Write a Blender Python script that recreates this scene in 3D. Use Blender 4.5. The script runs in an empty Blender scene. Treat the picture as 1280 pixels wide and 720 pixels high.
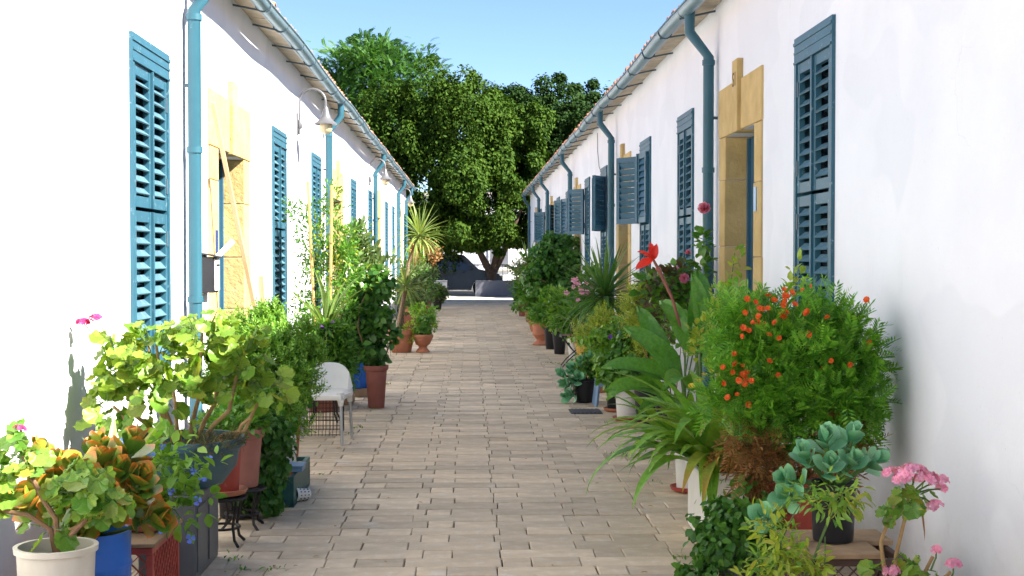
import bpy, bmesh, math, random
import numpy as np
from mathutils import Vector, Matrix, Euler
R = math.radians
rng = np.random.default_rng(7)
random.seed(7)
scene = bpy.context.scene
col = scene.collection

# ------------------------------------------------------------------ camera, sky, sun, exposure
EYE = 1.6
cd = bpy.data.cameras.new('camera'); cam = bpy.data.objects.new('camera', cd); col.objects.link(cam)
cam.location = (0, 0, EYE)
cam.rotation_euler = (R(90 - 1.314), 0, R(-1.819))
cd.sensor_width = 36; cd.lens = 47.8; cd.clip_start = .1; cd.clip_end = 2000
scene.camera = cam
SUN_AZ = R(115); SUN_EL = R(38.7)          # azimuth clockwise from +Y: sun stands to the right, a little behind the camera
world = bpy.data.worlds.new('World'); scene.world = world; world.use_nodes = True
wn = world.node_tree.nodes; wl = world.node_tree.links; wn.clear()
sky = wn.new('ShaderNodeTexSky'); sky.sky_type = 'NISHITA'; sky.sun_disc = False
sky.sun_elevation = SUN_EL; sky.sun_rotation = SUN_AZ
sky.air_density = .7; sky.dust_density = .1; sky.ozone_density = 3.5
bg = wn.new('ShaderNodeBackground'); bg.inputs['Strength'].default_value = .058
wo = wn.new('ShaderNodeOutputWorld'); wl.new(sky.outputs[0], bg.inputs[0]); wl.new(bg.outputs[0], wo.inputs[0])
sd = bpy.data.lights.new('sun', 'SUN'); sun = bpy.data.objects.new('sun', sd); col.objects.link(sun)
sd.energy = 4.5; sd.angle = R(.6); sd.color = (1, .945, .86)
SV = Vector((math.sin(SUN_AZ) * math.cos(SUN_EL), math.cos(SUN_AZ) * math.cos(SUN_EL), math.sin(SUN_EL)))
sun.rotation_euler = SV.to_track_quat('Z', 'Y').to_euler(); sun.location = (30, -15, 30)
vs = scene.view_settings; vs.view_transform = 'Standard'; vs.look = 'None'; vs.exposure = 2.12; vs.gamma = 1
vs.use_curve_mapping = False

# ------------------------------------------------------------------ materials
def nodes(m):
    m.use_nodes = True
    return m.node_tree.nodes, m.node_tree.links
def ramp(n, stops):
    r = n.new('ShaderNodeValToRGB'); e = r.color_ramp.elements
    while len(e) < len(stops): e.new(.5)
    for el, (p, c) in zip(e, stops): el.position = p; el.color = (*c, 1)
    return r
def noise(n, l, scale, detail=4, coord='Object', stretch=None, rough=.55):
    tc = n.new('ShaderNodeTexCoord'); t = n.new('ShaderNodeTexNoise')
    t.inputs['Scale'].default_value = scale; t.inputs['Detail'].default_value = detail; t.inputs['Roughness'].default_value = rough
    if stretch:
        mp = n.new('ShaderNodeMapping'); mp.inputs['Scale'].default_value = stretch
        l.new(tc.outputs[coord], mp.inputs[0]); l.new(mp.outputs[0], t.inputs[0])
    else: l.new(tc.outputs[coord], t.inputs[0])
    return t.outputs['Fac']
def mixc(n, l, fac, a, b, mode='MIX'):
    m = n.new('ShaderNodeMix'); m.data_type = 'RGBA'; m.blend_type = mode
    for s, v in ((m.inputs[0], fac), (m.inputs[6], a), (m.inputs[7], b)):
        if hasattr(v, 'links') or isinstance(v, bpy.types.NodeSocket): l.new(v, s)
        elif isinstance(v, (int, float)): s.default_value = v
        else: s.default_value = (*v, 1)
    return m.outputs[2]
def bump(n, l, p, h, strength, dist=.01):
    b = n.new('ShaderNodeBump'); b.inputs['Strength'].default_value = strength; b.inputs['Distance'].default_value = dist
    l.new(h, b.inputs['Height']); l.new(b.outputs[0], p.inputs['Normal'])
def surf(name, c, rough=.7, c2=None, scale=8, wear=None, wear_at=(.58, .66), wscale=14, bmp=.15, bscale=60, metal=0, spec=.4, objvar=0, stretch=None, bdist=.004):
    """painted / plain material: two tones of noise, optional worn patches, fine relief, optional tone per object"""
    m = bpy.data.materials.new(name); n, l = nodes(m); p = n['Principled BSDF']
    c2 = c2 or tuple(v * .8 for v in c)
    f = noise(n, l, scale, 5, stretch=stretch)
    r = ramp(n, [(.3, c2), (.7, c)]); l.new(f, r.inputs[0]); out = r.outputs[0]
    if wear:
        w = noise(n, l, wscale, 6, rough=.65, stretch=stretch); wr = ramp(n, [(wear_at[0], (0, 0, 0)), (wear_at[1], (1, 1, 1))]); l.new(w, wr.inputs[0])
        out = mixc(n, l, wr.outputs[0], out, wear)
    if objvar:
        oi = n.new('ShaderNodeObjectInfo'); gi = n.new('ShaderNodeNewGeometry')
        ad = n.new('ShaderNodeMath'); ad.operation = 'ADD'; l.new(oi.outputs['Random'], ad.inputs[0]); l.new(gi.outputs['Random Per Island'], ad.inputs[1])
        fr = n.new('ShaderNodeMath'); fr.operation = 'FRACT'; l.new(ad.outputs[0], fr.inputs[0])
        mr = n.new('ShaderNodeMapRange'); mr.inputs[3].default_value = 1 - objvar; mr.inputs[4].default_value = 1 + objvar
        l.new(fr.outputs[0], mr.inputs[0]); cb = n.new('ShaderNodeCombineColor')
        for k in range(3): l.new(mr.outputs[0], cb.inputs[k])
        out = mixc(n, l, 1.0, out, cb.outputs[0], 'MULTIPLY')
    l.new(out, p.inputs['Base Color']); p.inputs['Roughness'].default_value = rough
    p.inputs['Metallic'].default_value = metal; p.inputs['Specular IOR Level'].default_value = spec
    if bmp: bump(n, l, p, noise(n, l, bscale, 5), bmp, bdist)
    return m
def leafmat(name, cols, trans=.35, rough=.42, tip=None, tipat=(.55, 1.0), spec=.45):
    """leaf: tone by leaf (object + island random), light passing through, optional colour towards the tip"""
    m = bpy.data.materials.new(name); n, l = nodes(m); p = n['Principled BSDF']
    oi = n.new('ShaderNodeObjectInfo'); gi = n.new('ShaderNodeNewGeometry')
    ad = n.new('ShaderNodeMath'); ad.operation = 'ADD'; l.new(oi.outputs['Random'], ad.inputs[0]); l.new(gi.outputs['Random Per Island'], ad.inputs[1])
    fr = n.new('ShaderNodeMath'); fr.operation = 'FRACT'; l.new(ad.outputs[0], fr.inputs[0])
    k = len(cols); r = ramp(n, [(i / max(1, k - 1), c) for i, c in enumerate(cols)]); l.new(fr.outputs[0], r.inputs[0])
    out = r.outputs[0]
    nz = noise(n, l, 25, 3); nr = ramp(n, [(.3, (.75, .75, .75)), (.7, (1.15, 1.15, 1.15))]); l.new(nz, nr.inputs[0])
    out = mixc(n, l, 1.0, out, nr.outputs[0], 'MULTIPLY')
    if tip:
        tc = n.new('ShaderNodeTexCoord'); sp = n.new('ShaderNodeSeparateXYZ'); l.new(tc.outputs['Generated'], sp.inputs[0])
        tr = ramp(n, [(tipat[0], (0, 0, 0)), (tipat[1], (1, 1, 1))]); l.new(sp.outputs[1], tr.inputs[0])
        out = mixc(n, l, tr.outputs[0], out, tip)
    l.new(out, p.inputs['Base Color']); p.inputs['Roughness'].default_value = rough; p.inputs['Specular IOR Level'].default_value = spec
    if trans:
        t = n.new('ShaderNodeBsdfTranslucent'); mx = n.new('ShaderNodeMixShader'); mx.inputs[0].default_value = trans
        br = mixc(n, l, 1.0, out, (1.5, 1.45, .7), 'MULTIPLY'); l.new(br, t.inputs[0])
        l.new(p.outputs[0], mx.inputs[1]); l.new(t.outputs[0], mx.inputs[2]); l.new(mx.outputs[0], n['Material Output'].inputs[0])
    return m

def plaster():
    m = bpy.data.materials.new('white_plaster'); n, l = nodes(m); p = n['Principled BSDF']
    f = noise(n, l, 1.2, 6); r = ramp(n, [(.3, (.76, .77, .80)), (.65, (.83, .84, .87))]); l.new(f, r.inputs[0])
    f2 = noise(n, l, 5, 8, rough=.7, stretch=(1, 1, .25)); r2 = ramp(n, [(.60, (0, 0, 0)), (.82, (.5, .5, .5))]); l.new(f2, r2.inputs[0])
    out = mixc(n, l, r2.outputs[0], r.outputs[0], (.66, .65, .63))
    # patched areas, hairline cracks
    pt = noise(n, l, .7, 2, stretch=(1, 1, 1.3)); pr_ = ramp(n, [(.56, (0, 0, 0)), (.575, (.55, .55, .55))]); l.new(pt, pr_.inputs[0])
    out = mixc(n, l, pr_.outputs[0], out, (.74, .755, .79))
    tc0 = n.new('ShaderNodeTexCoord'); wz = n.new('ShaderNodeTexNoise'); wz.inputs['Scale'].default_value = 3; wz.inputs['Detail'].default_value = 6; l.new(tc0.outputs['Object'], wz.inputs[0])
    va = n.new('ShaderNodeVectorMath'); va.operation = 'MULTIPLY_ADD'; va.inputs[1].default_value = (.5, .5, .5); l.new(wz.outputs['Color'], va.inputs[0]); l.new(tc0.outputs['Object'], va.inputs[2])
    vo = n.new('ShaderNodeTexVoronoi'); vo.feature = 'DISTANCE_TO_EDGE'; vo.inputs['Scale'].default_value = .8; l.new(va.outputs[0], vo.inputs[0])
    cr = ramp(n, [(.0, (1, 1, 1)), (.0035, (0, 0, 0))]); l.new(vo.outputs[0], cr.inputs[0])
    cm = noise(n, l, .9, 3); cr2 = ramp(n, [(.56, (0, 0, 0)), (.68, (.35, .35, .35))]); l.new(cm, cr2.inputs[0])
    cx_ = mixc(n, l, 1.0, cr.outputs[0], cr2.outputs[0], 'MULTIPLY'); out = mixc(n, l, cx_, out, (.42, .41, .40))
    # flecks and splash dirt low on the wall
    f3 = noise(n, l, 45, 3); r3 = ramp(n, [(.70, (0, 0, 0)), (.76, (.55, .55, .55))]); l.new(f3, r3.inputs[0])
    out = mixc(n, l, r3.outputs[0], out, (.6, .58, .55))
    tc = n.new('ShaderNodeTexCoord'); sp = n.new('ShaderNodeSeparateXYZ'); l.new(tc.outputs['Object'], sp.inputs[0])
    mr = n.new('ShaderNodeMapRange'); mr.inputs[1].default_value = .55; mr.inputs[2].default_value = .0; l.new(sp.outputs[2], mr.inputs[0])
    f4 = noise(n, l, 6, 8, rough=.7); ml = n.new('ShaderNodeMath'); ml.operation = 'MULTIPLY'; l.new(mr.outputs[0], ml.inputs[0]); l.new(f4, ml.inputs[1])
    out = mixc(n, l, ml.outputs[0], out, (.42, .38, .33))
    l.new(out, p.inputs['Base Color']); p.inputs['Roughness'].default_value = .85; p.inputs['Specular IOR Level'].default_value = .25
    ba = n.new('ShaderNodeMath'); ba.operation = 'MULTIPLY_ADD'; ba.inputs[1].default_value = .12
    l.new(noise(n, l, 30, 5), ba.inputs[0]); l.new(noise(n, l, 1.1, 3, stretch=(1, 1.6, .5)), ba.inputs[2]); bump(n, l, p, ba.outputs[0], .5, .05)
    return m

M = {}
M['plaster'] = plaster()
M['blue'] = surf('weathered_blue_paint', (.030, .118, .168), .5, (.024, .096, .14), 4, (.20, .30, .34), (.60, .71), 26, .15, 70, objvar=.06)
M['blue_in'] = surf('unfaded_blue_paint', (.020, .10, .155), .5, (.016, .082, .13), 5)
M['pipe'] = surf('blue_pipe_paint', (.030, .118, .160), .45, (.024, .098, .135), 3, (.2, .36, .42), (.7, .78), 22, .06, 40)
M['slat'] = surf('faded_blue_slat_paint', (.085, .185, .235), .55, (.065, .15, .195), 9, (.27, .35, .39), (.57, .70), 26, .1, 60, objvar=.10)
M['gutter'] = surf('blue_grey_zinc', (.19, .30, .35), .42, (.13, .23, .28), 3, (.34, .38, .40), (.62, .72), 9, .08, 30, metal=.25)
M['fascia'] = surf('pale_grey_fascia', (.55, .57, .59), .6, (.42, .44, .46), 5, stretch=(1, .3, 1))
M['soffit'] = surf('cream_soffit_board', (.58, .50, .38), .8, (.40, .33, .24), 6, (.25, .19, .13), (.62, .75), 7, .2, 50, objvar=.14)
M['iron'] = surf('dark_blue_iron', (.07, .11, .14), .5)
M['tile'] = surf('terracotta_roof_tile', (.50, .23, .13), .85, (.34, .16, .10), 6, (.32, .28, .22), (.6, .72), 9, .3, 40, objvar=.25)
M['redwood'] = surf('red_brown_board', (.26, .09, .06), .7)
M['stone'] = surf('yellow_sandstone', (.60, .435, .185), .9, (.47, .325, .125), 5, (.58, .46, .26), (.60, .76), 7, .5, 28, objvar=.10, bdist=.02)
M['mortar'] = surf('pale_lime_mortar', (.46, .37, .23), .95)
M['door'] = surf('dark_blue_door_paint', (.035, .12, .19), .4, (.03, .095, .15), 5)
M['glass'] = surf('dark_window_glass', (.015, .02, .025), .08, spec=.6, bmp=0)
M['black'] = surf('black_plastic', (.018, .018, .022), .42, (.012, .012, .015), 8)
M['blackmetal'] = surf('black_wrought_iron', (.02, .018, .017), .5, wear=(.12, .05, .025), wear_at=(.66, .75))
M['whiteplastic'] = surf('white_plastic', (.76, .75, .71), .4, (.68, .66, .61), 5, (.52, .44, .34), (.68, .8), 12, .05)
M['oldwhite'] = surf('stained_white_plastic', (.72, .68, .60), .5, (.58, .53, .44), 6, (.50, .36, .20), (.60, .72), 7, .1, stretch=(1, 1, .4))
M['bluepl'] = surf('bright_blue_plastic', (.015, .14, .60), .38, (.012, .11, .48), 6, (.10, .20, .42), (.66, .74), 16, .06)
M['teal'] = surf('dark_teal_plastic', (.045, .105, .135), .45, (.035, .08, .105), 5)
M['greencr'] = surf('dark_green_plastic', (.02, .10, .09), .45)
M['redpl'] = surf('faded_red_plastic', (.42, .07, .05), .5, (.33, .055, .04), 6, (.45, .20, .16), (.62, .74), 14, .08)
M['terra'] = surf('terracotta', (.48, .19, .105), .85, (.37, .14, .08), 6, (.52, .32, .22), (.6, .74), 9, .25, 50)
M['terrapink'] = surf('dull_pink_terracotta', (.43, .19, .15), .85, (.34, .14, .11), 6, (.45, .30, .24), (.62, .74), 9, .25, 50)
M['terradark'] = surf('red_brown_terracotta', (.30, .10, .075), .7, (.24, .08, .06), 6)
M['soil'] = surf('potting_soil', (.06, .042, .03), 1, (.03, .022, .017), 40, bmp=.9, bscale=90, bdist=.02)
M['navy'] = surf('navy_plastic', (.02, .03, .055), .45)
M['wood'] = surf('grey_brown_wood', (.36, .24, .14), .75, (.24, .155, .09), 12, bmp=.25, stretch=(1, 1, .15), objvar=.1)
M['plank'] = surf('pale_pine_plank', (.58, .38, .21), .7, (.47, .29, .15), 10, stretch=(1, 1, .1), bmp=.15)
M['bamboo'] = surf('orange_bamboo_cane', (.62, .38, .14), .55, (.5, .29, .1), 14)
M['brownlat'] = surf('brown_plastic', (.10, .055, .045), .5)
M['greymetal'] = surf('grey_painted_metal', (.10, .11, .125), .42, (.085, .09, .105), 3, (.2, .2, .2), (.7, .78), 20, .05)
M['zinc'] = surf('galvanised_lamp_metal', (.19, .19, .20), .45, (.14, .14, .15), 9, metal=.4)
M['globe'] = surf('opal_lamp_glass', (.50, .42, .26), .25, (.44, .37, .22), 5, bmp=0)
M['yellowcloth'] = surf('mustard_glazed_clay', (.60, .36, .07), .6, (.40, .22, .04), 10, stretch=(1, 1, .3))
M['chairleg'] = surf('aluminium_leg', (.55, .56, .58), .35, metal=.7)
M['bluestool'] = surf('pale_blue_plastic', (.20, .32, .48), .45)
M['paper'] = surf('paper', (.8, .8, .82), .8)
M['plaque'] = surf('blue_enamel', (.10, .28, .52), .3)
M['navyplaque'] = surf('navy_enamel', (.03, .06, .2), .3)
M['carved'] = surf('carved_groove', (.16, .09, .035), .95)
M['wallgrey'] = surf('shade_toned_grey', (.15, .155, .185), .8, (.12, .125, .15), 3, bmp=.2)  # grey darkened in the colour for tree shade missing on the low walls
M['carpaint'] = surf('dark_car_paint', (.022, .024, .034), .25, (.018, .02, .028), 3, spec=.6, bmp=0)
M['rubber'] = surf('tyre_rubber', (.02, .02, .02), .85)
M['alloy'] = surf('alloy_rim', (.4, .4, .42), .35, metal=.8)
M['redlamp'] = surf('tail_lamp_red', (.4, .02, .02), .2, bmp=0)
M['bark'] = surf('tree_bark', (.12, .075, .05), .95, (.07, .045, .03), 10, bmp=.6, bscale=25, bdist=.03)
M['woodystem'] = surf('brown_woody_stem', (.30, .17, .09), .85, (.18, .10, .06), 30, bmp=.3)
M['tanstem'] = surf('tan_geranium_stem', (.42, .27, .12), .8, (.30, .18, .08), 30, bmp=.3)
M['greenstem'] = surf('green_stem', (.10, .19, .04), .6, (.075, .14, .03), 20)
M['trunkyucca'] = surf('yucca_trunk', (.27, .19, .12), .95, (.15, .10, .065), 30, bmp=.7, bscale=40, bdist=.02, stretch=(1, 1, 3))
M['grate'] = surf('iron_grate', (.07, .07, .075), .6)
M['cable'] = surf('grey_cable', (.25, .25, .26), .7)
# paving, ground
def stain(m, lo, hi, colr, scale=.9):
    n, l = nodes(m); pb = n['Principled BSDF']; src = pb.inputs['Base Color'].links[0].from_socket
    gp = n.new('ShaderNodeNewGeometry'); t = n.new('ShaderNodeTexNoise'); t.inputs['Scale'].default_value = scale; t.inputs['Detail'].default_value = 9; t.inputs['Roughness'].default_value = .68
    l.new(gp.outputs['Position'], t.inputs[0]); r = ramp(n, [(lo, (0, 0, 0)), (hi, (.75, .75, .75))]); l.new(t.outputs['Fac'], r.inputs[0])
    l.new(mixc(n, l, r.outputs[0], src, colr), pb.inputs['Base Color'])
M['paver'] = surf('worn_paver', (.63, .50, .355), .75, (.50, .395, .275), 7, (.64, .555, .44), (.54, .70), 11, .35, 55, objvar=.2, bdist=.008)
stain(M['paver'], .54, .76, (.32, .26, .19)); stain(M['paver'], .60, .70, (.62, .57, .50), 2.3)
M['bed'] = surf('dark_joint_sand', (.15, .115, .08), 1, (.085, .065, .045), 30, bmp=.8, bscale=80, bdist=.01)
M['ground'] = surf('dusty_ground', (.33, .29, .23), 1, (.25, .22, .17), 3, bmp=.4)
M['concrete'] = surf('pale_concrete', (.50, .46, .40), .9, (.40, .37, .32), 4, bmp=.3)
M['asphalt'] = surf('asphalt', (.06, .06, .062), .9, (.045, .045, .047), 20, bmp=.5, bscale=120)
# leaves
M['ger_light'] = leafmat('lime_geranium_leaf', [(.13, .25, .025), (.20, .33, .035), (.28, .39, .055), (.16, .29, .03), (.08, .19, .02), (.32, .34, .05)], .38)
M['ger_mid'] = leafmat('green_geranium_leaf', [(.10, .25, .03), (.18, .35, .045), (.26, .40, .06), (.08, .21, .03), (.38, .38, .06)], .35)
M['kal_red'] = leafmat('red_edged_succulent_leaf', [(.12, .28, .03), (.20, .35, .04), (.34, .34, .04), (.09, .23, .03), (.55, .28, .035)], .2, .35, (.72, .20, .025), (.74, 1.08))
M['kal_grey'] = leafmat('grey_green_succulent_leaf', [(.13, .40, .19), (.18, .47, .24), (.09, .33, .14), (.25, .50, .24)], .12, .45, (.26, .55, .29), (.5, 1.0))
M['strap'] = leafmat('strap_leaf', [(.12, .29, .03), (.18, .37, .04), (.27, .44, .05), (.10, .24, .03)], .3, .4)
M['strap_y'] = leafmat('yellowing_strap_leaf', [(.24, .34, .05), (.32, .36, .06)], .35, .35, (.45, .26, .05), (.85, 1.0))
M['aloe'] = leafmat('pale_strap_leaf', [(.16, .26, .06), (.22, .32, .08), (.12, .22, .05)], .25)
M['varieg'] = leafmat('cream_striped_leaf', [(.40, .45, .22), (.30, .40, .16)], .3)
M['yucca'] = leafmat('yucca_leaf', [(.14, .24, .06), (.20, .30, .07), (.28, .34, .09), (.10, .19, .05)], .25, .4, (.32, .30, .10), (.9, 1.0))
M['yucca_d'] = leafmat('dark_yucca_leaf', [(.06, .17, .035), (.10, .22, .045), (.14, .26, .055)], .25, .4)
M['dryleaf'] = leafmat('dry_brown_leaf', [(.30, .15, .05), (.40, .22, .08), (.22, .10, .035)], .2, .8)
M['canna'] = leafmat('canna_leaf', [(.08, .24, .03), (.12, .30, .04), (.17, .36, .05)], .3, .42)
M['marigold'] = leafmat('marigold_leaf', [(.08, .28, .02), (.14, .36, .03), (.21, .43, .04), (.06, .22, .02)], .35)
M['tagdry'] = leafmat('dry_marigold_leaf', [(.26, .11, .03), (.36, .17, .05), (.17, .07, .02), (.22, .16, .04)], .2, .8)
M['dark'] = leafmat('dark_green_leaf', [(.04, .14, .02), (.065, .19, .025), (.10, .24, .03), (.03, .11, .018)], .3, .4)
M['mid'] = leafmat('mid_green_leaf', [(.06, .20, .025), (.11, .27, .03), (.16, .33, .04), (.05, .16, .02)], .32)
M['light'] = leafmat('light_green_leaf', [(.12, .29, .03), (.18, .36, .04), (.25, .42, .05), (.09, .24, .03)], .35)
M['yellowg'] = leafmat('yellow_green_leaf', [(.28, .40, .04), (.40, .46, .05), (.20, .34, .04), (.46, .44, .06)], .35)
M['olive'] = leafmat('grey_olive_leaf', [(.11, .18, .06), (.15, .22, .07), (.08, .14, .045)], .25)
M['paletree'] = leafmat('pale_tree_leaf', [(.05, .085, .022), (.07, .105, .028), (.04, .07, .018)], .2, .6)
M['maroon'] = leafmat('maroon_tinged_leaf', [(.10, .05, .03), (.06, .12, .03), (.14, .07, .04), (.05, .11, .03)], .25)
M['tree1'] = leafmat('sunlit_ficus_leaf', [(.024, .062, .005), (.042, .092, .008), (.066, .122, .011), (.017, .047, .004)], .18, .7, spec=.12)
M['tree2'] = leafmat('dark_broad_leaf', [(.012, .036, .006), (.020, .052, .008), (.030, .068, .010)], .15, .7, spec=.12)
M['tree3'] = leafmat('bright_feathery_leaf', [(.035, .12, .014), (.055, .16, .02), (.075, .19, .024)], .28, .6)
# petals
M['p_orange'] = leafmat('orange_petal', [(.75, .10, .01), (.80, .16, .015), (.70, .05, .01)], .2, .6)
M['p_pink'] = leafmat('pink_petal', [(.80, .32, .52), (.85, .42, .60), (.75, .25, .45)], .25, .6)
M['p_magenta'] = leafmat('magenta_petal', [(.60, .03, .16), (.70, .05, .22)], .2, .6)
M['p_rose'] = leafmat('rose_petal', [(.72, .20, .36), (.78, .30, .44)], .25, .6)
M['p_red'] = leafmat('red_petal', [(.80, .03, .02), (.85, .06, .03)], .2, .5)
M['p_blue'] = leafmat('blue_petal', [(.12, .20, .80), (.16, .26, .85)], .2, .6)
M['p_yellow'] = leafmat('yellow_petal', [(.80, .55, .04), (.85, .62, .10)], .2, .6)
M['p_purple'] = leafmat('purple_petal', [(.16, .03, .32), (.22, .06, .42)], .2, .6)

# ------------------------------------------------------------------ mesh helpers
class MB:
    def __init__(s): s.v = []; s.f = []; s.m = []; s.k = 0
    def mat(s, k): s.k = k; return s
    def add(s, vs, fs):
        o = len(s.v); s.v += [tuple(v) for v in vs]
        for f in fs: s.f.append(tuple(i + o for i in f)); s.m.append(s.k)
        return s
    def box(s, x0, x1, y0, y1, z0, z1):
        if x0 > x1: x0, x1 = x1, x0
        if y0 > y1: y0, y1 = y1, y0
        vs = [(x, y, z) for z in (z0, z1) for y in (y0, y1) for x in (x0, x1)]
        return s.add(vs, [(0, 2, 3, 1), (4, 5, 7, 6), (0, 1, 5, 4), (2, 6, 7, 3), (0, 4, 6, 2), (1, 3, 7, 5)])
    def obox(s, c, size, mat3):
        a, b, d = [h / 2 for h in size]; c = Vector(c)
        vs = [c + mat3 @ Vector((x, y, z)) for z in (-d, d) for y in (-b, b) for x in (-a, a)]
        return s.add(vs, [(0, 2, 3, 1), (4, 5, 7, 6), (0, 1, 5, 4), (2, 6, 7, 3), (0, 4, 6, 2), (1, 3, 7, 5)])
    def bar(s, p, q, w, t=None, up=(0, 0, 1)):
        p, q = Vector(p), Vector(q); d = (q - p); L = d.length; d.normalize()
        x = d.cross(Vector(up))
        if x.length < 1e-4: x = d.cross(Vector((1, 0, 0)))
        x.normalize(); z = x.cross(d)
        m = Matrix((x, d, z)).transposed()
        return s.obox((p + q) / 2, (w, L, t or w), m)
    def tube(s, pts, rad, n=8, cap=True):
        pts = [Vector(p) for p in pts]; k = len(pts)
        if not hasattr(rad, '__len__'): rad = [rad] * k
        o = len(s.v); ref = None
        for i, p in enumerate(pts):
            d = (pts[min(i + 1, k - 1)] - pts[max(i - 1, 0)]).normalized()
            if ref is None: ref = d.orthogonal().normalized()
            ref = (ref - d * ref.dot(d)).normalized(); b = d.cross(ref)
            for j in range(n):
                a = 2 * math.pi * j / n
                s.v.append(tuple(p + (ref * math.cos(a) + b * math.sin(a)) * rad[i]))
        for i in range(k - 1):
            for j in range(n):
                a, b2 = o + i * n + j, o + i * n + (j + 1) % n
                s.f.append((a, b2, b2 + n, a + n)); s.m.append(s.k)
        if cap:
            s.f.append(tuple(o + j for j in range(n))[::-1]); s.m.append(s.k)
            s.f.append(tuple(o + (k - 1) * n + j for j in range(n))); s.m.append(s.k)
        return s
    def lathe(s, prof, c=(0, 0, 0), n=24, cap0=True, cap1=True, sq=1):
        o = len(s.v); k = len(prof)
        for r, z in prof:
            for j in range(n):
                a = 2 * math.pi * j / n
                s.v.append((c[0] + r * math.cos(a), c[1] + r * sq * math.sin(a), c[2] + z))
        for i in range(k - 1):
            for j in range(n):
                a, b = o + i * n + j, o + i * n + (j + 1) % n
                s.f.append((a, b, b + n, a + n)); s.m.append(s.k)
        if cap0: s.f.append(tuple(o + j for j in range(n))[::-1]); s.m.append(s.k)
        if cap1: s.f.append(tuple(o + (k - 1) * n + j for j in range(n))); s.m.append(s.k)
        return s
    def mesh(s, name, mats, smooth=False):
        me = bpy.data.meshes.new(name); me.from_pydata(s.v, [], s.f)
        for m in (mats if isinstance(mats, (list, tuple)) else [mats]): me.materials.append(M[m] if isinstance(m, str) else m)
        if any(s.m): me.polygons.foreach_set('material_index', s.m)
        if smooth:
            me.polygons.foreach_set('use_smooth', [True] * len(me.polygons))
            me.set_sharp_from_angle(angle=R(40))
        me.update(); return me
    def build(s, name, mats, parent=None, smooth=False, bevel=0, stuff=False):
        o = obj(name, s.mesh(name, mats, smooth), parent)
        if bevel:
            b = o.modifiers.new('bevel', 'BEVEL'); b.width = bevel; b.segments = 2; b.limit_method = 'ANGLE'
        if stuff: o['kind'] = 'stuff'
        return o
def obj(name, me, parent=None, mat=None):
    o = bpy.data.objects.new(name, me); col.objects.link(o)
    if parent: o.parent = parent
    if mat is not None: o.matrix_basis = mat
    return o
def tag(o, label, cat, group=None):
    o['label'] = label; o['category'] = cat
    if group: o['group'] = group
    return o
def thing(name, label, cat, loc=(0, 0, 0), rz=0, group=None):
    o = bpy.data.objects.new(name, None); o.empty_display_size = .1; col.objects.link(o)
    o.location = loc; o.rotation_euler = (0, 0, rz); return tag(o, label, cat, group)
def struct(o): o['kind'] = 'structure'; return o

def frame(pos, d, up, sc=1):
    """matrix: local +Y along d, local +Z near up"""
    y = Vector(d).normalized(); u = Vector(up); x = y.cross(u)
    if x.length < 1e-4: x = y.cross(Vector((.3, 1, .2)))
    x.normalize(); z = x.cross(y)
    if not hasattr(sc, '__len__'): sc = (sc, sc, sc)
    m = Matrix.Identity(4)
    for i in range(3):
        m[i][0] = x[i] * sc[0]; m[i][1] = y[i] * sc[1]; m[i][2] = z[i] * sc[2]; m[i][3] = pos[i]
    return m
def rv(s=1): return Vector(rng.normal(0, s, 3))
def unit(v): return v / np.maximum(1e-9, np.linalg.norm(v, axis=-1, keepdims=True))

# ---- leaf templates (arrays) for foliage joined into one mesh
def T(v, f): return np.array(v, float), np.array(f, int)
def t_leaf(w=.28):
    return T([(0, 0, 0), (w, .35, .07), (w * .8, .7, .03), (0, 1, -.1), (-w * .8, .7, .03), (-w, .35, .07), (0, .5, 0)],
             [(0, 1, 6), (1, 2, 6), (2, 3, 6), (3, 4, 6), (4, 5, 6), (5, 0, 6)])
def t_simple(w=.3):
    return T([(0, 0, 0), (w, .5, .08), (0, 1, -.05), (-w, .5, .08)], [(0, 1, 2), (0, 2, 3)])
def t_frond(pairs=7, ll=.34, lw=.05, droop=.25):
    v = []; f = []
    def q(p, d, w, L):
        p, d = Vector(p), Vector(d).normalized(); x = Vector((0, 0, 1)).cross(d).normalized() * w; o = len(v)
        v.extend([p, p + d * L * .45 + x, p + d * L, p + d * L * .45 - x]); f.extend([(o, o + 1, o + 2), (o, o + 2, o + 3)])
    def pt(t): return (0, t, -droop * t * t)
    for i in range(pairs):
        t = .15 + .8 * i / pairs; L = ll * (1 - .5 * abs(t - .45))
        for sgn in (-1, 1): q(pt(t), (sgn, .75, .15), lw, L)
    q(pt(.9), (0, 1, -.4), lw, ll * .7); q((0, 0, 0), (0, 1, -droop), .012, 1)
    return T([tuple(p) for p in v], f)
def t_sprig(n=12, L=.28, w=.06):
    v = []; f = []
    for i in range(n):
        t = i / n; a = i * 2.4; p = Vector((0, t * .85, 0)); d = Vector((math.cos(a), .8, math.sin(a))).normalized()
        x = d.cross(Vector((0, 1, 0))).normalized() * w; o = len(v)
        v.extend([p, p + d * L * .5 + x, p + d * L, p + d * L * .5 - x]); f.extend([(o, o + 1, o + 2), (o, o + 2, o + 3)])
    return T([tuple(p) for p in v], f)
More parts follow.
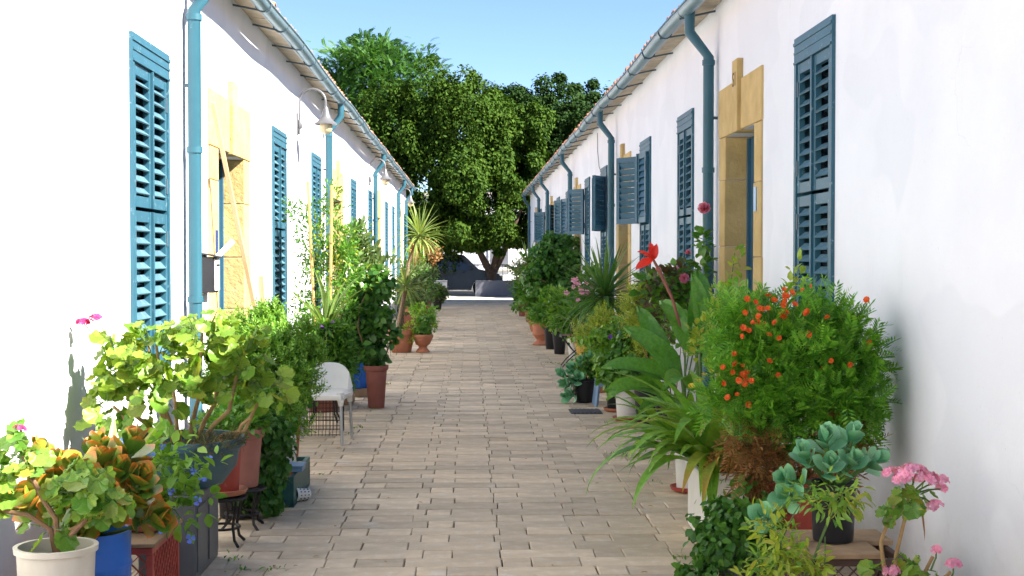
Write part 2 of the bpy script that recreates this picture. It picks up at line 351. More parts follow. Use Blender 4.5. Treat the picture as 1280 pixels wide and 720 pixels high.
def mass_mesh(name, tmpl, P, D, N, S, mat):
    V, F = tmpl; n = len(P); k = len(V)
    Y = unit(D); X = unit(np.cross(Y, N)); Z = np.cross(X, Y)
    Sx = S[:, None, None]
    W = (V[None, :, 0:1] * X[:, None] + V[None, :, 1:2] * Y[:, None] + V[None, :, 2:3] * Z[:, None]) * Sx + P[:, None]
    W = W.reshape(-1, 3); FF = (F[None] + (np.arange(n) * k)[:, None, None]).reshape(-1)
    me = bpy.data.meshes.new(name); me.vertices.add(len(W)); me.vertices.foreach_set('co', W.astype(np.float32).ravel())
    nf = len(FF) // 3; me.loops.add(len(FF)); me.loops.foreach_set('vertex_index', FF.astype(np.int32))
    me.polygons.add(nf); me.polygons.foreach_set('loop_start', np.arange(0, nf * 3, 3, dtype=np.int32))
    me.update(calc_edges=True); me.materials.append(M[mat]); return me
def blob_points(blobs, n, clump=.3, per=22, shell=.55, seed=0, crust=False):
    """points in clumps through a set of ellipsoids; returns points and outward directions"""
    g = np.random.default_rng(seed); vol = np.array([b[3] * b[4] * b[5] for b in blobs]) ** .75; share = vol / vol.sum(); Ps = []; Ds = []
    for b, sh in zip(blobs, share):
        m = max(8, int(n * sh)); c = np.array(b[:3]); r = np.array(b[3:6])
        kc = max(3, m // per); dc = unit(g.normal(size=(kc, 3))); rc = shell + (1 - shell) * g.random((kc, 1)) ** .6
        cc = dc * rc * (1 + .12 * g.normal(size=(kc, 1))); idx = g.integers(0, kc, m)
        off = g.normal(size=(m, 3)) * clump * .55; q = cc[idx] + off
        if crust:
            rk = clump * (.5 + 1.0 * g.random((kc, 1))); off = unit(off) * rk[idx] * (.5 + .5 * g.random((m, 1)) ** .7 + .08 * g.normal(size=(m, 1))) * np.array([1.05, 1.0, .95]); q = cc[idx] + off
        Ps.append(c + q * r); Ds.append(unit(cc[idx] * .5 + unit(off) * .8))
    return np.concatenate(Ps), np.concatenate(Ds)
SEED = [11]
def mass(parent, name, blobs, n, tmpl, size, mat, up=.4, clump=.3, per=22, shell=.55, zmin=None, var=.35, stuff=True, jit=.45, shingle=False, crust=False):
    SEED[0] += 1; g = np.random.default_rng(SEED[0])
    P, D = blob_points(blobs, n, clump, per, shell, SEED[0], crust)
    if zmin is not None: k = P[:, 2] > zmin; P, D = P[k], D[k]
    n = len(P); D = D + g.normal(size=(n, 3)) * jit + np.array([0, 0, up]); N = np.array([0, 0, 1.]) + D * .2 + g.normal(size=(n, 3)) * .45
    if shingle or (tmpl is TW and jit == .45):
        O = D - np.array([0, 0, up]); N = O + np.array([0, 0, .5]) + g.normal(size=(n, 3)) * .5; D = np.cross(N, g.normal(size=(n, 3))) + np.array([0, 0, -.5]) * np.linalg.norm(N, axis=1, keepdims=True) + O * .3
    S = size * (1 + var * (g.random(n) * 2 - 1))
    o = obj(name, mass_mesh(name, tmpl, P, D, N, S, mat), parent)
    if stuff: o['kind'] = 'stuff'
    return o
TL, TW, TN, TS = t_leaf(), t_leaf(.38), t_leaf(.16), t_simple()
TF, TSP = t_frond(6, .40, .045), t_sprig()
TROSE = t_leaf(.36)

# ---- single large leaves (one object each, shared meshes)
def me_geranium(mat, seed, lobes=7):
    g = random.Random(seed); mb = MB(); v = [(0, .12, -.1)]; f = []; n1, n2 = 14, 28
    ph = g.random() * 6
    for r, n in ((.55, n1), (1, n2)):
        for j in range(n):
            a = -math.pi / 2 + 2 * math.pi * (j + .5) / n
            notch = .45 * math.exp(-((math.sin((a + math.pi / 2) / 2)) / .12) ** 2)
            rr = r * (1 - notch) * (1 + (.07 * math.cos(lobes * a) + .03 * math.cos(lobes * 2 * a + 1) if r == 1 else 0))
            z = .16 * r * r + .07 * r * math.cos(lobes * a + ph) + .05 * g.uniform(-1, 1) * r
            v.append((.5 * rr * math.cos(a), .45 + .5 * rr * math.sin(a), z * .6 - .1))
    for j in range(n1):
        f.append((0, 1 + j, 1 + (j + 1) % n1))
        a, b = 1 + j, 1 + (j + 1) % n1; o = 1 + n1; c = o + 2 * j; 
        f += [(a, c, c + 1), (a, c + 1, b), (b, c + 1, o + (2 * j + 2) % n2)]
    return mb.add(v, f).mesh('geranium_leaf', mat, True)
def me_paddle(mat, w=.34, th=.05, cup=.10):
    mb = MB(); v = []; f = []; K = 8; C = 8
    for i in range(K):
        t = i / (K - 1); ww = max(.015, w * math.sin(math.pi * min(.985, t ** 1.7 * .97 + .03)) ** .75 + .05 * (1 - t) ** 2); h = th * (1.1 - t * .7)
        for j in range(C):
            a = 2 * math.pi * j / C; x = ww * math.cos(a)
            v.append((x, t, h * math.sin(a) * .5 + cup * (x / w) ** 2 + .12 * t * t))
    for i in range(K - 1):
        for j in range(C): a, b = i * C + j, i * C + (j + 1) % C; f.append((a, b, b + C, a + C))
    f.append(tuple(range(C))[::-1]); f.append(tuple((K - 1) * C + j for j in range(C)))
    return mb.add(v, f).mesh('succulent_leaf', mat, True)
def me_strap(mat, w=.04, bend=1.2, fold=.25, seg=11, taper=.75, tw=0.0):
    """unit-length strap starting along +Y and bending towards -Z by `bend` radians"""
    mb = MB(); v = []; f = []; p = Vector((0, 0, 0)); st = 1 / seg
    for i in range(seg + 1):
        t = i / seg; a = bend * t ** 1.4; d = Vector((tw * t, math.cos(a), -math.sin(a)))
        ww = w * (.55 + .45 * min(1, t * 5)) * (1 - max(0, (t - (1 - taper)) / taper) ** 1.8) + .0012
        nz = Vector((0, math.sin(a), math.cos(a)))
        for sx in (-1, 0, 1): v.append(p + Vector((sx * ww, 0, 0)) + nz * (abs(sx) * ww * fold))
        p = p + d * st
    for i in range(seg):
        for k in (0, 1): a = i * 3 + k; f.append((a, a + 1, a + 4, a + 3))
    return mb.add(v, f).mesh('strap_leaf', mat, True)
def me_canna(mat, w=.17, bend=.7, seg=10):
    mb = MB(); v = []; f = []; p = Vector((0, 0, 0))
    for i in range(seg + 1):
        t = i / seg; a = bend * t ** 1.5; ww = w * math.sin(math.pi * min(.995, .06 + .94 * t ** .85)) ** .8 if t < 1 else .002
        nz = Vector((0, math.sin(a), math.cos(a)))
        for sx in (-1, -.5, 0, .5, 1): v.append(p + Vector((sx * ww, 0, 0)) + nz * (abs(sx) * ww * .5 + .02 * math.sin(11 * t + 5 * sx)))
        p = p + Vector((0, math.cos(a), -math.sin(a))) / seg
    for i in range(seg):
        for k in range(4): a = i * 5 + k; f.append((a, a + 1, a + 6, a + 5))
    return mb.add(v, f).mesh('canna_leaf', mat, True)
def flower_mesh(mat, petals=5, rows=1, w=.35, cup=.3):
    mb = MB(); v = []; f = []
    for r in range(rows):
        for j in range(petals):
            a = 2 * math.pi * (j + .5 * r) / petals; L = 1 - .28 * r; up = cup + .35 * r; c, s_ = math.cos(a), math.sin(a); o = len(v)
            def q(x, y, z): return (c * y - s_ * x, s_ * y + c * x, z)
            v += [q(0, .05, .02 * r), q(w * .6, .55 * L, up * .4), q(w * .55, .9 * L, up * .75), q(0, L, up), q(-w * .55, .9 * L, up * .7), q(-w * .6, .55 * L, up * .45)]
            f += [(o, o + 1, o + 2, o + 3), (o, o + 3, o + 4, o + 5)]
    return mb.add(v, f).mesh('flower', mat)
ML = {}
for nm, mt in (('light', 'ger_light'), ('mid', 'ger_mid')): ML['ger_' + nm] = [me_geranium(mt, k, 6 + k) for k in range(4)]
ML['kal_red'] = [me_paddle('kal_red', .38, .05, c) for c in (.06, .12)]
ML['kal_grey'] = [me_paddle('kal_grey', .34, .06, c) for c in (.05, .10)]
ML['strap'] = [me_strap('strap', .066, b, .3, tw=t) for b, t in ((.7, 0), (1.2, .1), (1.7, -.1), (2.1, .05))]
ML['strap_y'] = [me_strap('strap_y', .06, 1.5, .3)]
ML['aloe'] = [me_strap('aloe', .05, b, .4) for b in (.2, .5, .8)]
ML['varieg'] = [me_strap('varieg', .07, b, .4) for b in (.3, .7)]
ML['yucca'] = [me_strap('yucca', .035, b, .35, 7) for b in (.1, .35, .7, 1.1)]
ML['yucca_d'] = [me_strap('yucca_d', .035, b, .35, 7) for b in (.1, .35, .7, 1.1)]
ML['dryleaf'] = [me_strap('dryleaf', .03, b, .3, 6) for b in (.5, 1.0)]
ML['canna'] = [me_canna('canna', .165, b, 14) for b in (.4, .9, 1.5)]
ML['bigleaf'] = [me_canna('mid', .26, b, 7) for b in (.6, 1.1)]
FL = {'orange': flower_mesh('p_orange', 9, 2, .5, .15), 'blue': flower_mesh('p_blue', 3, 1, .9, .25), 'rose': flower_mesh('p_rose', 7, 3, .6, .7),
      'magenta': flower_mesh('p_magenta', 5, 1, .6, .3), 'pink': flower_mesh('p_pink', 5, 1, .6, .25), 'yellow': flower_mesh('p_yellow', 6, 2, .5, .4), 'purple': flower_mesh('p_purple', 5, 1, .8, .2)}
def leaf(kind, parent, pos, d, up, sc, name='leaf', var=.25):
    ms = ML[kind]; s = sc * (1 + var * (random.random() * 2 - 1))
    return obj(name, random.choice(ms), parent, frame(pos, d, up, s))

# ================================================================== THE SETTING
AL, AR = 2.0, 2.15                 # distance of the two house fronts from the middle of the alley
Y0, YL, YR = -9.0, 43.5, 47.5      # where the terraces start and end
PAVE_END = 49.6
struct(MB().box(-300, 300, -150, 450, -.25, -.06).build('ground', 'ground'))
pave = struct(MB().box(-AL, AR, Y0, PAVE_END, -.058, -.014).build('pavement', 'bed'))
# ---- pavers: long / short / middle stones, every second row shifted by half a period
Lp, Sp, Mp, ROW, GAP = .512, .157, .256, .2, .006
def paver_geo(w, d, seed, h=.03):
    g = random.Random(seed); b = .004; j = lambda s=.003: g.uniform(-s, s)
    x, y = w / 2, d / 2
    bot = [(-x, -y, -h), (x, -y, -h), (x, y, -h), (-x, y, -h)]
    c = [(j(), j()) for _ in range(4)]
    sg = [(-1, -1), (1, -1), (1, 1), (-1, 1)]
    mid = [(sx * x + cx, sy * y + cy, -b) for (sx, sy), (cx, cy) in zip(sg, c)]
    top = [(sx * (x - b) + cx, sy * (y - b) + cy, j(.0012)) for (sx, sy), (cx, cy) in zip(sg, c)]
    f = []
    for o in (0, 4):
        for k in range(4): f.append((o + k, o + (k + 1) % 4, o + 4 + (k + 1) % 4, o + 4 + k))
    return bot + mid + top, f + [(8, 9, 10, 11)]
PV = {}
for w in (Lp, Sp, Mp): PV[w] = [MB().add(*paver_geo(w - GAP, ROW - .009, s)).mesh('paver', 'paver') for s in range(6)]
far = MB(); per = Lp + Sp + Mp; single = 0; pr = random.Random(3)
nrow = int((PAVE_END - 2.6) / ROW)
for r in range(nrow):
    y = 2.6 + (r + .5) * ROW; x = -AL - per * 1.2 + (.49 if r % 2 else 0) + .012 * math.sin(r * 1.7); k = 0
    while x < AR:
        w = (Lp, Sp, Mp)[k % 3]; k += 1; x0, x1 = max(x, -AL + .004), min(x + w, AR - .004); x += w
        if x1 - x0 < .03: continue
        cx = (x0 + x1) / 2; dz = pr.gauss(0, .0022); tilt = (pr.gauss(0, .006), pr.gauss(0, .004))
        if single < 300 and y > 6.7 and -1.42 < cx < 1.5 and x1 - x0 > w - .001:
            single += 1
            obj('paver', pr.choice(PV[w]), pave, Matrix.Translation((cx, y, dz)) @ Euler((tilt[0], tilt[1], 0)).to_matrix().to_4x4())
        else:
            v, f = paver_geo(x1 - x0 - GAP, ROW - .009, pr.random())
            far.add([(a + cx, b + y, c + dz + tilt[1] * a + tilt[0] * b) for a, b, c in v], f)
far.build('paver_field', 'paver', pave, stuff=True)
# drain cover let into the paving
dg = thing('drain_cover', 'small dark iron drain cover in the paving before the grey-leaved succulent', 'drain cover', (1.2, 13.95, .004))
MB().box(-.16, .16, -.2, .2, -.003, .006).build('frame', 'grate', dg)
for i in range(7): MB().box(-.14 + i * .042, -.112 + i * .042, -.18, .18, .006, .012).build('slat', 'grate', dg)
# kerb strip, sunny concrete apron and street
struct(MB().box(-30, 30, PAVE_END + .004, 51.2, -.05, .005).build('kerb_strip', 'concrete'))
struct(MB().box(-60, 60, 51.204, 55.4, -.05, .03).build('street_pavement', 'concrete'))
struct(MB().box(-120, 120, 55.404, 66, -.055, -.03).build('street', 'asphalt'))
struct(MB().box(-120, 120, 66.004, 69, -.055, .08).build('opposite_pavement', 'concrete'))

# ---- terraces
def wall_mesh(side, A, y0, y1, top, opens, depth=6.0):
    """front face with recessed openings, ends and back; openings (ya, yb, za, zb, recess)"""
    mb = MB(); X = side * A; S = side
    def quad(*p): mb.add(p, [(0, 1, 2, 3)])
    ys = sorted({y0, y1, *[o[0] for o in opens], *[o[1] for o in opens]})
    for a, b in zip(ys[:-1], ys[1:]):
        m = (a + b) / 2; cov = sorted([o for o in opens if o[0] < m < o[1]], key=lambda o: o[2]); z = -.05
        for o in cov:
            if o[2] > z: quad((X, a, z), (X, b, z), (X, b, o[2]), (X, a, o[2]))
            z = o[3]
        # split the tall face so the plaster can bow a little
        quad((X, a, z), (X, b, z), (X, b, top), (X, a, top))
    for ya, yb, za, zb, d in opens:
        Xi = X + S * d
        quad((X, ya, za), (Xi, ya, za), (Xi, ya, zb), (X, ya, zb)); quad((X, yb, za), (Xi, yb, za), (Xi, yb, zb), (X, yb, zb))
        quad((X, ya, zb), (Xi, ya, zb), (Xi, yb, zb), (X, yb, zb)); quad((X, ya, za), (Xi, ya, za), (Xi, yb, za), (X, yb, za))
    Xb = X + S * depth
    quad((X, y0, -.05), (Xb, y0, -.05), (Xb, y0, top), (X, y0, top)); quad((X, y1, -.05), (Xb, y1, -.05), (Xb, y1, top), (X, y1, top))
    quad((Xb, y0, -.05), (Xb, y1, -.05), (Xb, y1, top), (Xb, y0, top)); quad((X, y0, top), (X, y1, top), (Xb, y1, top), (Xb, y0, top))
    return mb
SLM = {}
def slat_me(L, sg, tilt=42):
    k = (round(L, 3), sg, tilt)
    if k not in SLM:
        c, s = math.cos(R(tilt)), math.sin(R(tilt)); w, t = (.03 if tilt < 50 else .037), .0045
        # local: x along the slat, y = z cross x; outer edge (sg*y) lower
        P = []
        for x in (-L / 2, L / 2):
            for a, b in ((-w, -t), (w, -t), (w, t), (-w, t)):
                P.append((x, sg * (a * c + b * s), -a * s + b * c))
        SLM[k] = MB().add(P, [(0, 1, 2, 3), (7, 6, 5, 4), (0, 4, 5, 1), (1, 5, 6, 2), (2, 6, 7, 3), (3, 7, 4, 0)]).mesh('slat', 'slat' if tilt < 50 else 'blue_in')
    return SLM[k]
def shutter(side, A, house, yc, w, z0, zs, z1, single, open_far=0, open_near=0):
    """louvred shutter: frame + header, upper and lower pairs of leaves, each slat its own piece where it can be told apart"""
    X = side * A
    def n2x(n): return X - side * n
    def wb(mb, y0, y1, n0, n1, a, b): return mb.box(n2x(n0), n2x(n1), y0, y1, a, b)
    fr = MB(); h = w / 2; fw = .055; hd = .17
    for s in (-1, 1): wb(fr, yc + s * h, yc + s * (h - fw), -.10, .022, z0, z1 - hd)
    wb(fr, yc - h, yc + h, -.10, .022, z1 - hd, z1); wb(fr, yc - h + .002, yc + h - .002, .022, .03, z1 - .05, z1 - .03)
    wb(fr, yc - h + .01, yc + h - .01, .022, .028, z1 - .105, z1 - .09); wb(fr, yc - h + .01, yc + h - .01, .022, .03, z1 - hd, z1 - hd + .015)
    wb(fr, yc - h + fw, yc + h - fw, -.10, .02, z0, z0 + .05)
    f = fr.build('window_shutter', 'blue', house)
    pane = MB(); wb(pane, yc - h + fw, yc + h - fw, -.097, -.087, z0 + .05, z1 - hd); pane.build('pane', 'glass', f)
    lw = h - fw - .004; groups = MB(); ng = 0; groups.k = 0
    for (za, zb, up) in ((z0 + .054, zs - .012, False), (zs + .012, z1 - hd - .004, True)):
        for s in (-1, 1):                                    # s = +1: leaf hinged on the far side
            e1 = Vector((0, -s, 0)); out = Vector((-side, 0, 0)); hinge = Vector((n2x(-.006), yc + s * (h - fw - .002), 0))
            ang = (open_far if s > 0 else open_near) if up else 0
            if ang: hinge.x = n2x(.045)
            e = e1 * math.cos(R(ang)) + out * math.sin(R(ang)); b = Vector((0, 0, 1)).cross(e)
            sg = 1 if Vector((0, 0, 1)).cross(e1).dot(out) > 0 else -1
            m = Matrix.Identity(4)
            for i in range(3): m[i][0] = e[i]; m[i][1] = b[i]; m[i][3] = hinge[i]
            st = .055; lf = MB(); th = .018
            lf.box(0, st, -th, th, za, zb); lf.box(lw - st, lw, -th, th, za, zb)
            lf.box(st, lw - st, -th * .9, th * .9, zb - .065, zb); lf.box(st, lw - st, -th * .9, th * .9, za, za + .065)
            o = lf.build('shutter_leaf', 'blue_in' if ang > 90 else 'blue', f); o.matrix_basis = m
            if s < 0: # cover strip on the meeting stile
                q = MB().box(lw - .012, lw + .022, sg * th, sg * (th + .016), za, zb).build('cover_strip', 'blue', f); q.matrix_basis = m
            for zz in (za + .16, zb - .16):
                q = MB().box(-.004, .03, sg * (th - .002), sg * (th + .006), zz - .05, zz + .05).build('hinge', 'iron', f); q.matrix_basis = m
            L = lw - 2 * st; k = int((zb - za - .13) / .0715); pitch = (zb - za - .13) / k; g = random.Random(int(yc * 10) + s)
            for i in range(k):
                zc = za + .065 + (i + .5) * pitch; mm = m @ Matrix.Translation((lw / 2, 0, zc)) @ Euler((g.gauss(0, .05), 0, g.gauss(0, .004))).to_matrix().to_4x4()
                if single: obj('slat', slat_me(L, sg, 66 if ang else 42), f, mm)
                else:
                    groups.mat(1 if ang else 0); sm = slat_me(L, sg, 66 if ang else 42); groups.add([mm @ v.co for v in sm.vertices], [tuple(p.vertices) for p in sm.polygons])
            rod = MB().box(lw / 2 - .006, lw / 2 + .006, sg * .024, sg * .032, za + .1, zb - .1)
            if not single and ng == 0: pass
    if not single: groups.build('slats', ['slat', 'blue_in'], f, stuff=True)
    return f
def door(side, A, house, yc, ow, jw, zo, zl, key, plaque=None, text=None, d=.22, ajar=False):
    """stone surround of single blocks round a recessed plank door"""
    X = side * A
    def n2x(n): return X - side * n
    g = random.Random(int(yc * 7)); sur = MB().box(n2x(-.05), n2x(.004), yc - ow / 2 - jw + .01, yc - ow / 2 - .012, 0, zo).box(n2x(-.05), n2x(.004), yc + ow / 2 + .012, yc + ow / 2 + jw - .01, 0, zo).build('door_surround', 'mortar', house)
    def stone(y0, y1, n0, n1, z0, z1):
        o = MB().box(n2x(n0), n2x(n1), y0, y1, z0, z1).build('stone', 'stone', sur, bevel=.008)
        return o
    for s in (-1, 1):
        z = 0
        while z < zo - .01:
            hh = min(zo - z, g.uniform(.42, .62)); hh = zo - z if zo - z - hh < .25 else hh
            ya, yb = yc + s * (ow / 2 - .012), yc + s * (ow / 2 + jw + g.uniform(-.035, .02))
            stone(min(ya, yb), max(ya, yb), -d + .002, .014 + g.uniform(-.004, .004), z + .002, z + hh - .002); z += hh
    tw = ow / 2 + jw
    stone(yc - tw, yc - key / 2 - .003, -d + .002, .02, zo + .002, zl); stone(yc + key / 2 + .003, yc + tw, -d + .002, .02, zo + .002, zl + .01)
    stone(yc - key / 2, yc + key / 2, -d + .002, .05, zo - .012, zl + .16)
    MB().box(n2x(-d - .1), n2x(.06), yc - ow / 2 + .002, yc + ow / 2 - .002, -.05, .13).build('doorstep', 'stone', house, bevel=.01)
    dr = MB(); dn = -d + .03
    dr.box(n2x(dn - .05), n2x(dn - .02), yc - ow / 2 - .02, yc + ow / 2 + .02, .132, zo + .02)
    dd = dr.build('door', 'door', house)
    for k in range(8):
        a = yc - ow / 2 + k * ow / 8; MB().box(n2x(dn - .02), n2x(dn - .004), a + .004, a + ow / 8 - .004, .14, zo - .014).build('plank', 'door', dd)
    for s in (-1, 1): MB().box(n2x(dn - .004), n2x(dn + .022), yc + s * ow / 2, yc + s * (ow / 2 - .06), .135, zo - .016).build('door_frame', 'door', dd)
    MB().lathe([(.012, 0), (.028, .03), (.03, .045), (.0, .06)], n=12, cap1=False).build('door_handle', 'zinc', dd, True).matrix_basis = Matrix.Translation((n2x(dn), yc + .3, 1.1)) @ Matrix.Rotation(-side * R(90), 4, 'Y')
    if plaque:
        pm, pz, py = plaque; MB().box(n2x(.013), n2x(.024), py - .045, py + .045, pz - .09, pz + .09).build('number_plaque', pm, sur)
    if text:
        cu = bpy.data.curves.new('carving', 'FONT'); cu.body = text; cu.size = .16; cu.extrude = .0015; cu.align_x = 'CENTER'
        to = bpy.data.objects.new('carving', cu); col.objects.link(to); bpy.context.view_layer.update()
        me = bpy.data.meshes.new_from_object(to.evaluated_get(bpy.context.evaluated_depsgraph_get())); bpy.data.objects.remove(to)
        me.materials.clear(); me.materials.append(M['carved'])
        obj('carved_mark', me, sur, Matrix.Translation((n2x(.0515), yc, zl - .05)) @ Matrix.Rotation(R(-90 if side > 0 else 90), 4, 'Z') @ Matrix.Rotation(R(90), 4, 'X'))
def drainpipe(side, A, house, y, zt, r=.047):
    X = side * A
    def p(n, z, yy=y): return (X - side * n, yy, z)
    pts = [p(.245, zt), p(.245, zt - .19), p(.08, zt - .40), p(.08, .12), p(.12, .06)]
    o = MB().tube(pts, r, 14).build('drainpipe', 'pipe', house, True)
    for z in (zt - .45, 2.35, 1.3, .5):
        if z < zt - .4: MB().tube([p(.08, z - .022), p(.08, z + .022)], r + .008, 14).build('pipe_collar', 'pipe', o, True)
    for z in (2.8, .9): MB().box(X, X - side * .085, y - .012, y + .012, z - .012, z + .012).build('pipe_clamp', 'iron', o)
def eaves(side, A, house, y0, y1, zt, seed):
    """soffit boards, fascia, wavy half-round gutter, bracket rods and barrel-tiled roof"""
    X = side * A; g = random.Random(seed)
    def nx(n): return X - side * n
    def wob(y): return .012 * math.sin(y * .9 + seed) + .008 * math.sin(y * 2.3 + 1.3 * seed)
    roof = MB(); ya, yb = y0 - .3, y1 + .35; rise = .44
    prof = [(.20, zt + .055), (.20, zt + .075), (-3.2, zt + .065 + 3.47 * rise), (-6.6, zt + .1), (-6.6, zt + .08), (-3.2, zt + .04 + 3.45 * rise)]
    v = [(nx(n), y, z) for y in (ya, yb) for n, z in prof]; k = len(prof)
    roof.add(v, [(i, (i + 1) % k, (i + 1) % k + k, i + k) for i in range(k)] + [tuple(range(k))[::-1], tuple(range(k, 2 * k))])
    ro = roof.build('roof', 'tile', house)
    # barrel tiles, two rows at the eave plus ribs up the slope
    tl = MB(); y = ya + .1; c = math.atan(rise)
    while y < yb:
        for row, n0, L in ((0, .255, .42), (1, -.10, .46), (2, -.5, 2.7)):
            rr = .075 + g.uniform(-.006, .006); jz = g.uniform(-.008, .01); jn = g.uniform(-.025, .025) if row == 0 else 0
            P = []
            for e in (0, 1):
                n = n0 + jn - e * L * math.cos(c); zb_ = zt + .045 + (.27 - n) * rise + jz + (.012 if e == 0 else 0)
                for j in range(7):
                    a = math.pi * j / 6; P.append((nx(n), y + rr * math.cos(a), zb_ + rr * math.sin(a) * .8))
                for j in range(7):
                    a = math.pi * (6 - j) / 6; P.append((nx(n), y + (rr - .014) * math.cos(a), zb_ + (rr - .014) * math.sin(a) * .8))
            tl.add(P, [(i, (i + 1) % 14, (i + 1) % 14 + 14, i + 14) for i in range(14)] + [(i, i + 1, 12 - i, 13 - i) for i in range(6)])
        y += .19
    tl.build('roof_tiles', 'tile', ro, True, stuff=True)
    MB().box(nx(.26), nx(-3), yb - .36, yb - .02, zt + .02, zt + .054).build('verge_board', 'redwood', ro)
    # soffit boards
    y = y0
    while y < y1:
        L = min(g.uniform(1.0, 1.9), y1 - y)
        if L < .2: break
        dz = g.uniform(-.008, .008); b = MB()
        b.add([(nx(a), yy, z) for yy in (y + .004, y + L - .006) for a, z in ((-.05, zt + .035 + dz), (.19, zt + .012 + dz + g.uniform(-.006, .006)), (.19, zt + .03 + dz), (-.05, zt + .055 + dz))],
              [(0, 1, 5, 4), (1, 2, 6, 5), (2, 3, 7, 6), (3, 0, 4, 7), (0, 3, 2, 1), (4, 5, 6, 7)])
        b.build('soffit_board', 'soffit', house); y += L
    # fascia
    fb = MB(); n = 60
    for i in range(n):
        a, b = y0 + (y1 - y0) * i / n, y0 + (y1 - y0) * (i + 1) / n; za, zb = wob(a) * .5, wob(b) * .5
        fb.add([(nx(q), yy, z + dz) for yy, dz in ((a, za), (b, zb)) for q, z in ((.175, zt - .01), (.192, zt - .01), (.192, zt + .09), (.175, zt + .09))],
               [(0, 1, 5, 4), (1, 2, 6, 5), (2, 3, 7, 6), (3, 0, 4, 7)])
    fb.build('fascia_board', 'fascia', house)
    gt = MB(); n = 120; r = .062; prof = []
    for j in range(9): a = math.pi + math.pi * j / 8; prof.append((.258 + r * math.cos(a), r * math.sin(a)))
    prof.append((.258 + r + .012, .004)); prof.append((.258 + r + .012, .014)); prof.append((.258 + r - .004, .012))
    for j in range(7): a = 2 * math.pi - math.pi * j / 6; prof.append((.258 + (r - .006) * math.cos(a), .004 + (r - .006) * math.sin(a)))
    k = len(prof); v = []; f = []
    for i in range(n + 1):
        yy = y0 - .1 + (y1 - y0 + .25) * i / n
        v += [(nx(q + wob(yy * 1.1) * .6), yy, zt + z + wob(yy)) for q, z in prof]
        if i: f += [((i - 1) * k + j, (i - 1) * k + (j + 1) % k, i * k + (j + 1) % k, i * k + j) for j in range(k)]
    f += [tuple(range(9))[::-1], tuple(n * k + j for j in range(9))]
    go = gt.add(v, f).build('gutter', 'gutter', house, True)
    y = y0 + .6
    while y < y1:
        MB().bar((nx(-.02), y, zt - .005 + g.uniform(-.01, .01)), (nx(.31), y + g.uniform(-.03, .03), zt - .068 + wob(y)), .012, .016).build('gutter_bracket', 'iron', go)
        P = [(nx(.258 + (r + .006) * math.cos(a)), y, zt + wob(y) + (r + .006) * math.sin(a)) for a in [math.pi + math.pi * j / 8 for j in range(9)]]
        MB().tube(P, .007, 5).build('gutter_strap', 'iron', go); y += g.uniform(1.05, 1.3)

HL = thing('terrace_house', 'sunlit white terrace with blue shutters, grey metal wall lamps and yellow stone doorways', 'house', group=None)
HR = thing('terrace_house', 'shaded white terrace opposite, several of its blue shutters folded open', 'house')
ZT = 3.755
dL = [2.25, 11.5, 20.7, 30.0, 39.2]; wL = [8.6, 14.4, 17.85, 23.6, 27.6, 33.0, 36.0, 42.2]
dR = [2.7, 10.73, 18.8, 26.85, 34.9, 43.0]; wR = [8.40, 13.4, 16.45, 21.5, 24.5, 29.4, 32.5, 37.4, 40.5]
WL0, WR0 = .85, .92
zl1, zr1 = 2.93, 3.02
opL = [(y - .64, y + .64, .0, 2.46, .3) for y in dL] + [(y - .5, y + .5, WL0, zl1 - .01, .1) for y in wL]
opR = [(y - .585, y + .585, .0, 2.60, .3) for y in dR] + [(y - .465, y + .465, WR0, zr1 - .01, .1) for y in wR]
wall_mesh(-1, AL, Y0, YL, ZT + .03, opL).build('wall', 'plaster', HL)
wall_mesh(1, AR, Y0, YR, ZT + .03, opR).build('wall', 'plaster', HR)
eaves(-1, AL, HL, Y0, YL, ZT, 1); eaves(1, AR, HR, Y0, YR, ZT - .005, 2)
for y in wL: shutter(-1, AL, HL, y, 1.0, WL0, 1.89, zl1, y < 19, 0, 0)
for i, y in enumerate(wR):
    of, on = {2: (147, 6), 3: (20, 150), 4: (140, 0), 5: (150, 12), 6: (25, 0), 7: (140, 0)}.get(i, (0, 0))
    shutter(1, AR, HR, y, .93, WR0, 2.0, zr1, y < 19, of, on)
for i, y in enumerate(dL): door(-1, AL, HL, y, 1.28, .34, 2.46, 2.90, .24, ('navyplaque', 1.72, y - .74) if i == 1 else None)
for i, y in enumerate(dR): door(1, AR, HR, y, 1.17, .26, 2.60, 3.0, .20, ('plaque', 2.03, y - .66) if i == 1 else None, 'S1' if i == 1 else None)
for y in (9.62, 18.8, 28.1, 37.2, 41.9): drainpipe(-1, AL, HL, y, ZT - .03)
for y in (11.72, 19.75, 27.8, 35.85, 40.3, 46.6): drainpipe(1, AR, HR, y, ZT - .03)
# loose cable on the shaded wall
tag(MB().tube([(AR - .01, 22.6, 3.66), (AR - .012, 22.55, 3.35), (AR - .012, 22.3, 3.08), (AR - .012, 21.9, 2.95), (AR - .012, 21.6, 2.98)], .006, 6).build('cable', 'cable', None, True), 'thin grey cable hanging loose from the eave of the shaded wall', 'cable')
